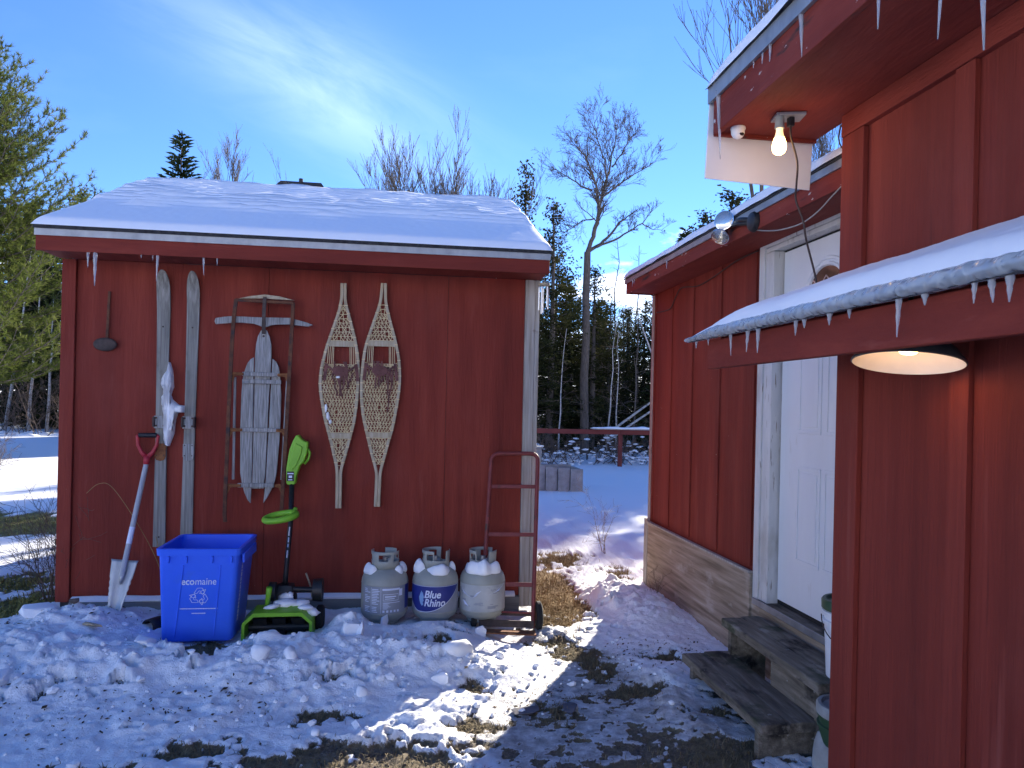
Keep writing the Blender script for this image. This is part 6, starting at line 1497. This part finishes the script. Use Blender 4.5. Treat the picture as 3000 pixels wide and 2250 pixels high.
# the white pine at the left
def build_pine():
    rnd = random.Random(42); h = 9.0; tr, cr = newacc(), newacc(); lim = newacc()
    tube_np(lim, [(0,0,-.3),(.05,0,3),(0,.05,6),(0,0,8.6),(0,0,h)], [.20,.17,.11,.05,.01], 9)
    V_ = []; F_ = []
    def tuft(p, d, s_):
        for k in range(12):
            o = Matrix.Rotation(rnd.uniform(0,6.28),3,d) @ d.orthogonal().normalized(); q = (d*rnd.uniform(.3,1.0)+o*rnd.uniform(.3,.9)).normalized()
            w = q.cross(Vector((rnd.uniform(-1,1),rnd.uniform(-1,1),rnd.uniform(-1,1)))); w = w.normalized()*.0075 if w.length > 1e-3 else Vector((.007,0,0))
            b = p-d*rnd.uniform(0,.06); n = len(V_); V_.extend([b+w, b-w, b+q*s_*rnd.uniform(.75,1.15)]); F_.append((n,n+1,n+2))
    z = 1.8
    while z < h-.1:
        t = z/h; R_ = 3.7*(1-t)**.62*(.55+.45*min(1,t/.25))+.25
        for k in range(rnd.randint(6,9)):
            a = rnd.uniform(0,6.283); L_ = R_*rnd.uniform(.6,1.15); d = Vector((math.cos(a),math.sin(a),0)); el = .18+.55*t
            n = max(3,int(L_/.22)); prev = Vector((0,0,z)); pts = [prev]
            for j in range(1,n+1):
                s_ = j/n; p = Vector((0,0,z))+d*(L_*s_)+Vector((rnd.uniform(-.03,.03),rnd.uniform(-.03,.03),L_*(el*s_-.35*s_+.42*s_*s_*s_))); pts.append(p)
                if s_ > .18:
                    dirv = (p-prev).normalized(); side = dirv.cross(Vector((0,0,1))).normalized()
                    for sg in (-1,1):
                        Ls = .62*(1-.6*s_)*min(1,L_/1.2)*rnd.uniform(.6,1.2); m_ = max(2,int(Ls/.085)); e_ = (side*sg*.8+dirv*.7+Vector((0,0,rnd.uniform(.05,.4)))).normalized()
                        tube_np(lim, [p, p+e_*Ls], [.008,.004], 3)
                        for i in range(1,m_+1): tuft(p+e_*(Ls*i/m_)+Vector((rnd.uniform(-.03,.03),rnd.uniform(-.03,.03),rnd.uniform(-.02,.03))), (e_+Vector((0,0,.35))).normalized(), .135)
                    tuft(p, dirv, .13)
                prev = p
            tube_np(lim, pts, [max(.006,.034*(1-t*.6)*(1-.85*i/n)) for i in range(n+1)], 4)
        z += rnd.uniform(.17,.30)*(1-.3*t)
    s = thing('pine_tree', (-10.0,18.4,0), 'large sunlit white pine at the left edge of the picture', 'tree')
    finish(mesh_np('trunk', lim['v'], lim['f']), 'trunk', M['bark'], s, smooth=True)
    finish(mesh_np('crown', np.array([tuple(v) for v in V_]), F_), 'crown', M['pine'], s)
build_pine()

# ------------------------------------------------------------------ brush, weeds, grass, clods, litter
def twig_plant(name, loc, h, n, spread, seed, label, cat, group=None, r=.004, kids=(3,6), up=.15, mat='twig', maxl=2):
    rnd = random.Random(seed); acc = newacc()
    for k in range(n):
        a = rnd.uniform(0,6.28); d = Vector((math.cos(a)*spread*rnd.uniform(.2,1),math.sin(a)*spread*rnd.uniform(.2,1),1)).normalized()
        grow(acc, Vector((rnd.uniform(-.05,.05),rnd.uniform(-.05,.05),-.03)), d, h*rnd.uniform(.5,1), r, 0, rnd, up, .8, kids, maxl, .22, 5, r*.35)
    o = finish(mesh_np(name, acc['v'], acc['f']), name, M[mat], smooth=True); o.location = loc; tag(o, label, cat, group); return o
twig_plant('bramble', (-2.50,5.75,.05), .85, 16, .55, 3, 'tangle of dry brambles at the left corner of the shed', 'bush', r=.0045, kids=(4,7))
twig_plant('bush', (-6.9,13.2,.0), .9, 46, .8, 4, 'twiggy brown bush at the left picture edge', 'bush', r=.008, kids=(4,7))
twig_plant('dry_weed', (2.02,7.6,.02), .75, 4, .28, 5, 'dry branching weed beyond the far corner of the house', 'weed', r=.0035, kids=(4,7), mat='straw')
twig_plant('dry_weed', (1.93,5.55,.10), .28, 4, .3, 6, 'small dry weed stalk against the plywood skirt', 'weed', r=.003)
twig_plant('snow_weed', (-4.3,12.2,.02), .5, 3, .25, 7, 'lone dry stalk standing in the snow left of the shed', 'weed', r=.004)
wire('grass_blade', [(-1.52,5.22,.12),(-1.60,5.26,.40),(-1.74,5.30,.66),(-1.93,5.33,.93),(-2.02,5.33,.965),(-2.10,5.33,.90)], .0022, M['straw'], 'long dry grass stem arching over the shed wall by the spade', 'grass', 4)
wire('grass_blade', [(-1.50,5.20,.10),(-1.54,5.25,.30),(-1.61,5.28,.50),(-1.64,5.28,.62)], .002, M['straw'], 'short dry grass stem beside the blue bin', 'grass', 4)
wire('dry_leaf', [(-.62,5.30,.20),(-.63,5.28,.28),(-.66,5.27,.37)], .007, M['wood_tan'], 'dry stem leaning on the wall behind the green snow shovel', 'stem', 4)

def on_ground(xs, ys): return ground_fields(np.array(xs,float), np.array(ys,float))
def brush_bank():
    rnd = random.Random(8); acc = newacc(); sn = MB()
    for k in range(150):
        x = rnd.uniform(2.0,9.5); y = rnd.uniform(19.0,20.6); a = rnd.uniform(0,6.28)
        grow(acc, Vector((x,y,0)), Vector((math.cos(a)*.8,math.sin(a)*.8,rnd.uniform(.5,1.2))).normalized(), rnd.uniform(.5,1.1), .012, 0, rnd, .05, .8, (3,5), 2, .25, 5, .005)
    o = finish(mesh_np('brush', acc['v'], acc['f']), 'brush', M['twig']); tag(o, 'tangled dead brush heaped behind the red fence', 'brush', kind='stuff')
    for k in range(420):
        x = rnd.uniform(2.0,9.3); y = rnd.uniform(18.9,20.3); z = rnd.uniform(.05,.30+.5*rnd.random())*(.5+.5*vn(np.array([x*1.3]),np.array([.2]))[0]*1.5)
        s_ = rnd.uniform(.02,.065); lump(sn, (x,y,z), (s_*1.7,s_*1.4,s_*.55), k, 1, .4)
    o = sn.build('brush_snow', M['snow'], smooth=True); tag(o, 'clots of snow caught on the brush behind the fence', 'snow', kind='stuff')
    lw = newacc()
    for k in range(120):
        x = rnd.uniform(-22,-10.5); y = rnd.uniform(29.5,32); a = rnd.uniform(0,6.28)
        grow(lw, Vector((x,y,0)), Vector((math.cos(a)*.7,math.sin(a)*.7,1)).normalized(), rnd.uniform(.6,2.6), .014, 0, rnd, .1, .7, (3,5), 2, .22, 5, .006)
    o = finish(mesh_np('undergrowth', lw['v'], lw['f']), 'undergrowth', M['twig']); tag(o, 'bare undergrowth along the left woods edge', 'undergrowth', kind='stuff')
    sn = MB()
    for k in range(90):
        x = rnd.uniform(-20,-10.5); y = rnd.uniform(29.2,31); s_ = rnd.uniform(.08,.3); lump(sn, (x,y,.02), (s_*1.6,s_*1.2,s_*.6), k+3, 1, .3)
    o = sn.build('snow_heaps', M['snow'], smooth=True); tag(o, 'low snow heaps along the left woods edge', 'snow', kind='stuff')
brush_bank()

def blades(name, mat, label, n, sampler, hmin, hmax, seed, w=.0028, flat_=.8):
    rg = np.random.default_rng(seed); xs, ys = sampler(rg, n); g = on_ground(xs, ys); z = g[0]; keep = g[1] < .55; xs, ys, z = xs[keep], ys[keep], z[keep]; m = len(xs)
    a = rg.random(m)*2*math.pi; L_ = hmin+(hmax-hmin)*rg.random(m); lean = flat_*(.35+.9*rg.random(m)); dx, dy = np.cos(a), np.sin(a); px, py = -dy*w*.5, dx*w*.5
    h1 = L_*.5; base = np.stack([xs,ys,z-.004],1)
    md = np.stack([xs+dx*h1*lean*.6, ys+dy*h1*lean*.6, z+h1*np.clip(1-lean*.45,.15,1)],1); tp = np.stack([xs+dx*L_*lean, ys+dy*L_*lean, z+L_*np.clip(.9-lean*.75,.06,1)],1)
    pp = np.stack([px,py,np.zeros(m)],1); V_ = np.concatenate([base-pp,base+pp,md+pp*.8,md-pp*.8,tp],0); i = np.arange(m)
    F = np.concatenate([np.stack([i,i+m,i+2*m],1), np.stack([i,i+2*m,i+3*m],1), np.stack([i+3*m,i+2*m,i+4*m],1)],0)
    o = finish(mesh_np(name, V_, F), name, mat); tag(o, label, 'grass', kind='stuff')
def blob_sampler(blobs):
    def f(rg, n):
        k = rg.integers(0, len(blobs), n); b = np.array(blobs)[k]; return b[:,0]+rg.normal(0,1,n)*b[:,2]*.7, b[:,1]+rg.normal(0,1,n)*b[:,3]*.7
    return f
blades('dry_grass', M['straw'], 'matted straw-coloured grass thawed out in the gap', 16000, blob_sampler([b for b in BARE if b[0] > .9 and b[1] > 5]), .03, .11, 1, .004, 1.0)
M['turf'] = surf('dull_winter_turf', [(.3,(.11,.088,.046)),(.55,(.23,.18,.095)),(.75,(.38,.30,.17))], 30, (1,1,1), .95, world_pos=True)
blades('matted_turf', M['turf'], 'dull matted turf showing through the trodden snow', 26000, blob_sampler([b for b in BARE if b[1] < 5]), .02, .07, 2, .0035, 1.1)
M['turf_green'] = surf('green_winter_turf', [(.3,(.12,.12,.03)),(.7,(.34,.31,.09))], 5, (1,1,1), .95, world_pos=True)
blades('lawn_grass', M['turf_green'], 'sunlit green-brown grass patch left of the shed', 9000, blob_sampler([b for b in BARE if b[0] < -2.2]), .03, .10, 3, .008, .9)

def clods():
    rg = random.Random(21); m = MB(); d = MB(); lf = MB(); n = 0
    pts = []
    while n < 2600:
        x, y = rg.uniform(-2.6,1.5), rg.uniform(3.0,5.2); pts.append((x,y)); n += 1
    g = on_ground([p[0] for p in pts], [p[1] for p in pts])
    for k, (x, y) in enumerate(pts):
        w = (.12+.88*math.exp(-((y-4.35)/.45)**2))*(.25+1.5*max(0,vn(np.array([x*2.3]),np.array([y*2.3]),9)[0]-.3))
        if x > .5 and rg.random() < .6: continue
        if rg.random() > w: continue
        if -1.46 < x < -.95 and 4.6 < y < 5.1: continue
        if -1.0 < x < -.5 and 4.7 < y < 5.1: continue
        s_ = .004+.022*rg.random()**4+.006*rg.random()
        (lump(m, (x,y,g[0][k]+s_*.25), (s_,s_*rg.uniform(.7,1.1),s_*rg.uniform(.55,.9)), k, 1, .45) if rg.random() < .6 else chunk(m, (x,y,g[0][k]+s_*.3), (s_*1.1,s_*.8,s_*.7), k))
    o = m.build('snow_crumbs', M['snow']); tag(o, 'loose crumbs of snow strewn over the yard', 'snow', kind='stuff')
    for k in range(5200):
        x, y = rg.uniform(-2.4,1.9), rg.uniform(2.9,5.3)
        if vn(np.array([x*1.6]),np.array([y*1.6]),4)[0] < .58+.25*rg.random() - .10*(x > .3): continue
        pts.append((x,y))
    q = pts[2600:]; g = on_ground([p[0] for p in q], [p[1] for p in q])
    for k, (x, y) in enumerate(q):
        z = g[0][k]; a = rg.uniform(0,6.28); L_ = .004+.016*rg.random()**2.2; w = L_*rg.uniform(.18,.6); ca, sa = math.cos(a), math.sin(a); t = rg.uniform(0,.006)
        lf.add([(x-ca*L_,y-sa*L_,z+.002),(x-sa*w,y+ca*w,z+.004+t),(x+ca*L_,y+sa*L_,z+.003+t),(x+sa*w,y-ca*w,z+.002)], [(0,1,2),(0,2,3)])
    o = lf.build('leaf_litter', M['litter']); tag(o, 'bits of bark and dead leaf scattered over the trodden snow', 'litter', kind='stuff')
    peb = MB(); rg2 = random.Random(5)
    pp = [(rg2.gauss(-.3,.55), rg2.uniform(2.95,3.55)) for _ in range(520)]; g = on_ground([p[0] for p in pp], [p[1] for p in pp])
    for k, (x, y) in enumerate(pp):
        if g[1][k] > .6: continue
        s_ = rg2.uniform(.004,.012); chunk(peb, (x,y,g[0][k]+s_*.3), (s_,s_*.8,s_*.6), k)
    o = peb.build('gravel', M['rock']); tag(o, 'dark gravel showing in the thawed foreground', 'gravel', kind='stuff')
clods()
big = [(-.30,4.52,.075,.045,.10,'tall upright slab of broken snow crust in front of the propane tanks'),(-.24,4.50,.055,.035,.08,'smaller snow slab leaning on the tall one in front of the tanks'),(-.33,4.80,.055,.05,.05,'pointed snow block between the snow shovel and the first tank'),(-.12,4.90,.030,.035,.075,'thin upright snow shard in front of the first propane tank'),
       (-1.26,4.50,.06,.045,.045,'square snow block in front of the blue bin, left of bare turf'),(-1.42,4.42,.09,.06,.05,'wide snow block left of the square one in front of the bin'),(-2.22,4.98,.15,.09,.06,'large tilted slab of snow crust at the left end of the shed'),(-1.98,4.06,.05,.13,.05,'long ridge-like snow slab at the lower left of the yard'),
       (-.76,4.22,.06,.05,.045,'round snow clod in the bank in front of the snow shovel'),(-.60,4.20,.05,.04,.04,'second round snow clod right of the first in the bank'),(.58,4.42,.030,.028,.026,'egg-shaped snow lump alone on the flat snow before the hand truck'),(.78,4.32,.018,.034,.018,'narrow icy snow lump on the flat snow by the path'),
       (-.38,3.50,.026,.020,.016,'white snow clod on dark ground at the bottom of the picture'),(-.20,3.90,.030,.03,.03,'sunlit knob of snow beside the light streak'),(.32,4.25,.10,.05,.06,'sunlit ridge of snow in the middle of the light streak'),(.20,4.05,.07,.05,.045,'sunlit snow boulder below the ridge in the light streak'),(.50,4.83,.05,.04,.05,'snow block right before the hand truck toe plate')]
for k, (x, y, a, b, c, lab) in enumerate(big):
    m = MB(); (chunk(m, (0,0,0), (a,b,c), 100+k) if k not in (8,9,10,12,13,14) else lump(m, (0,0,0), (a,b,c), 60+k, 2, .35))
    o = m.build('snow_chunk', M['snow'], smooth=('auto' if k not in (8,9,10,12,13,14) else True), bevel=.006 if k not in (8,9,10,12,13,14) else 0); o.location = (x,y,ground_z(x,y)+c*.35); tag(o, lab, 'snow chunk', 'larger snow chunks in the yard')
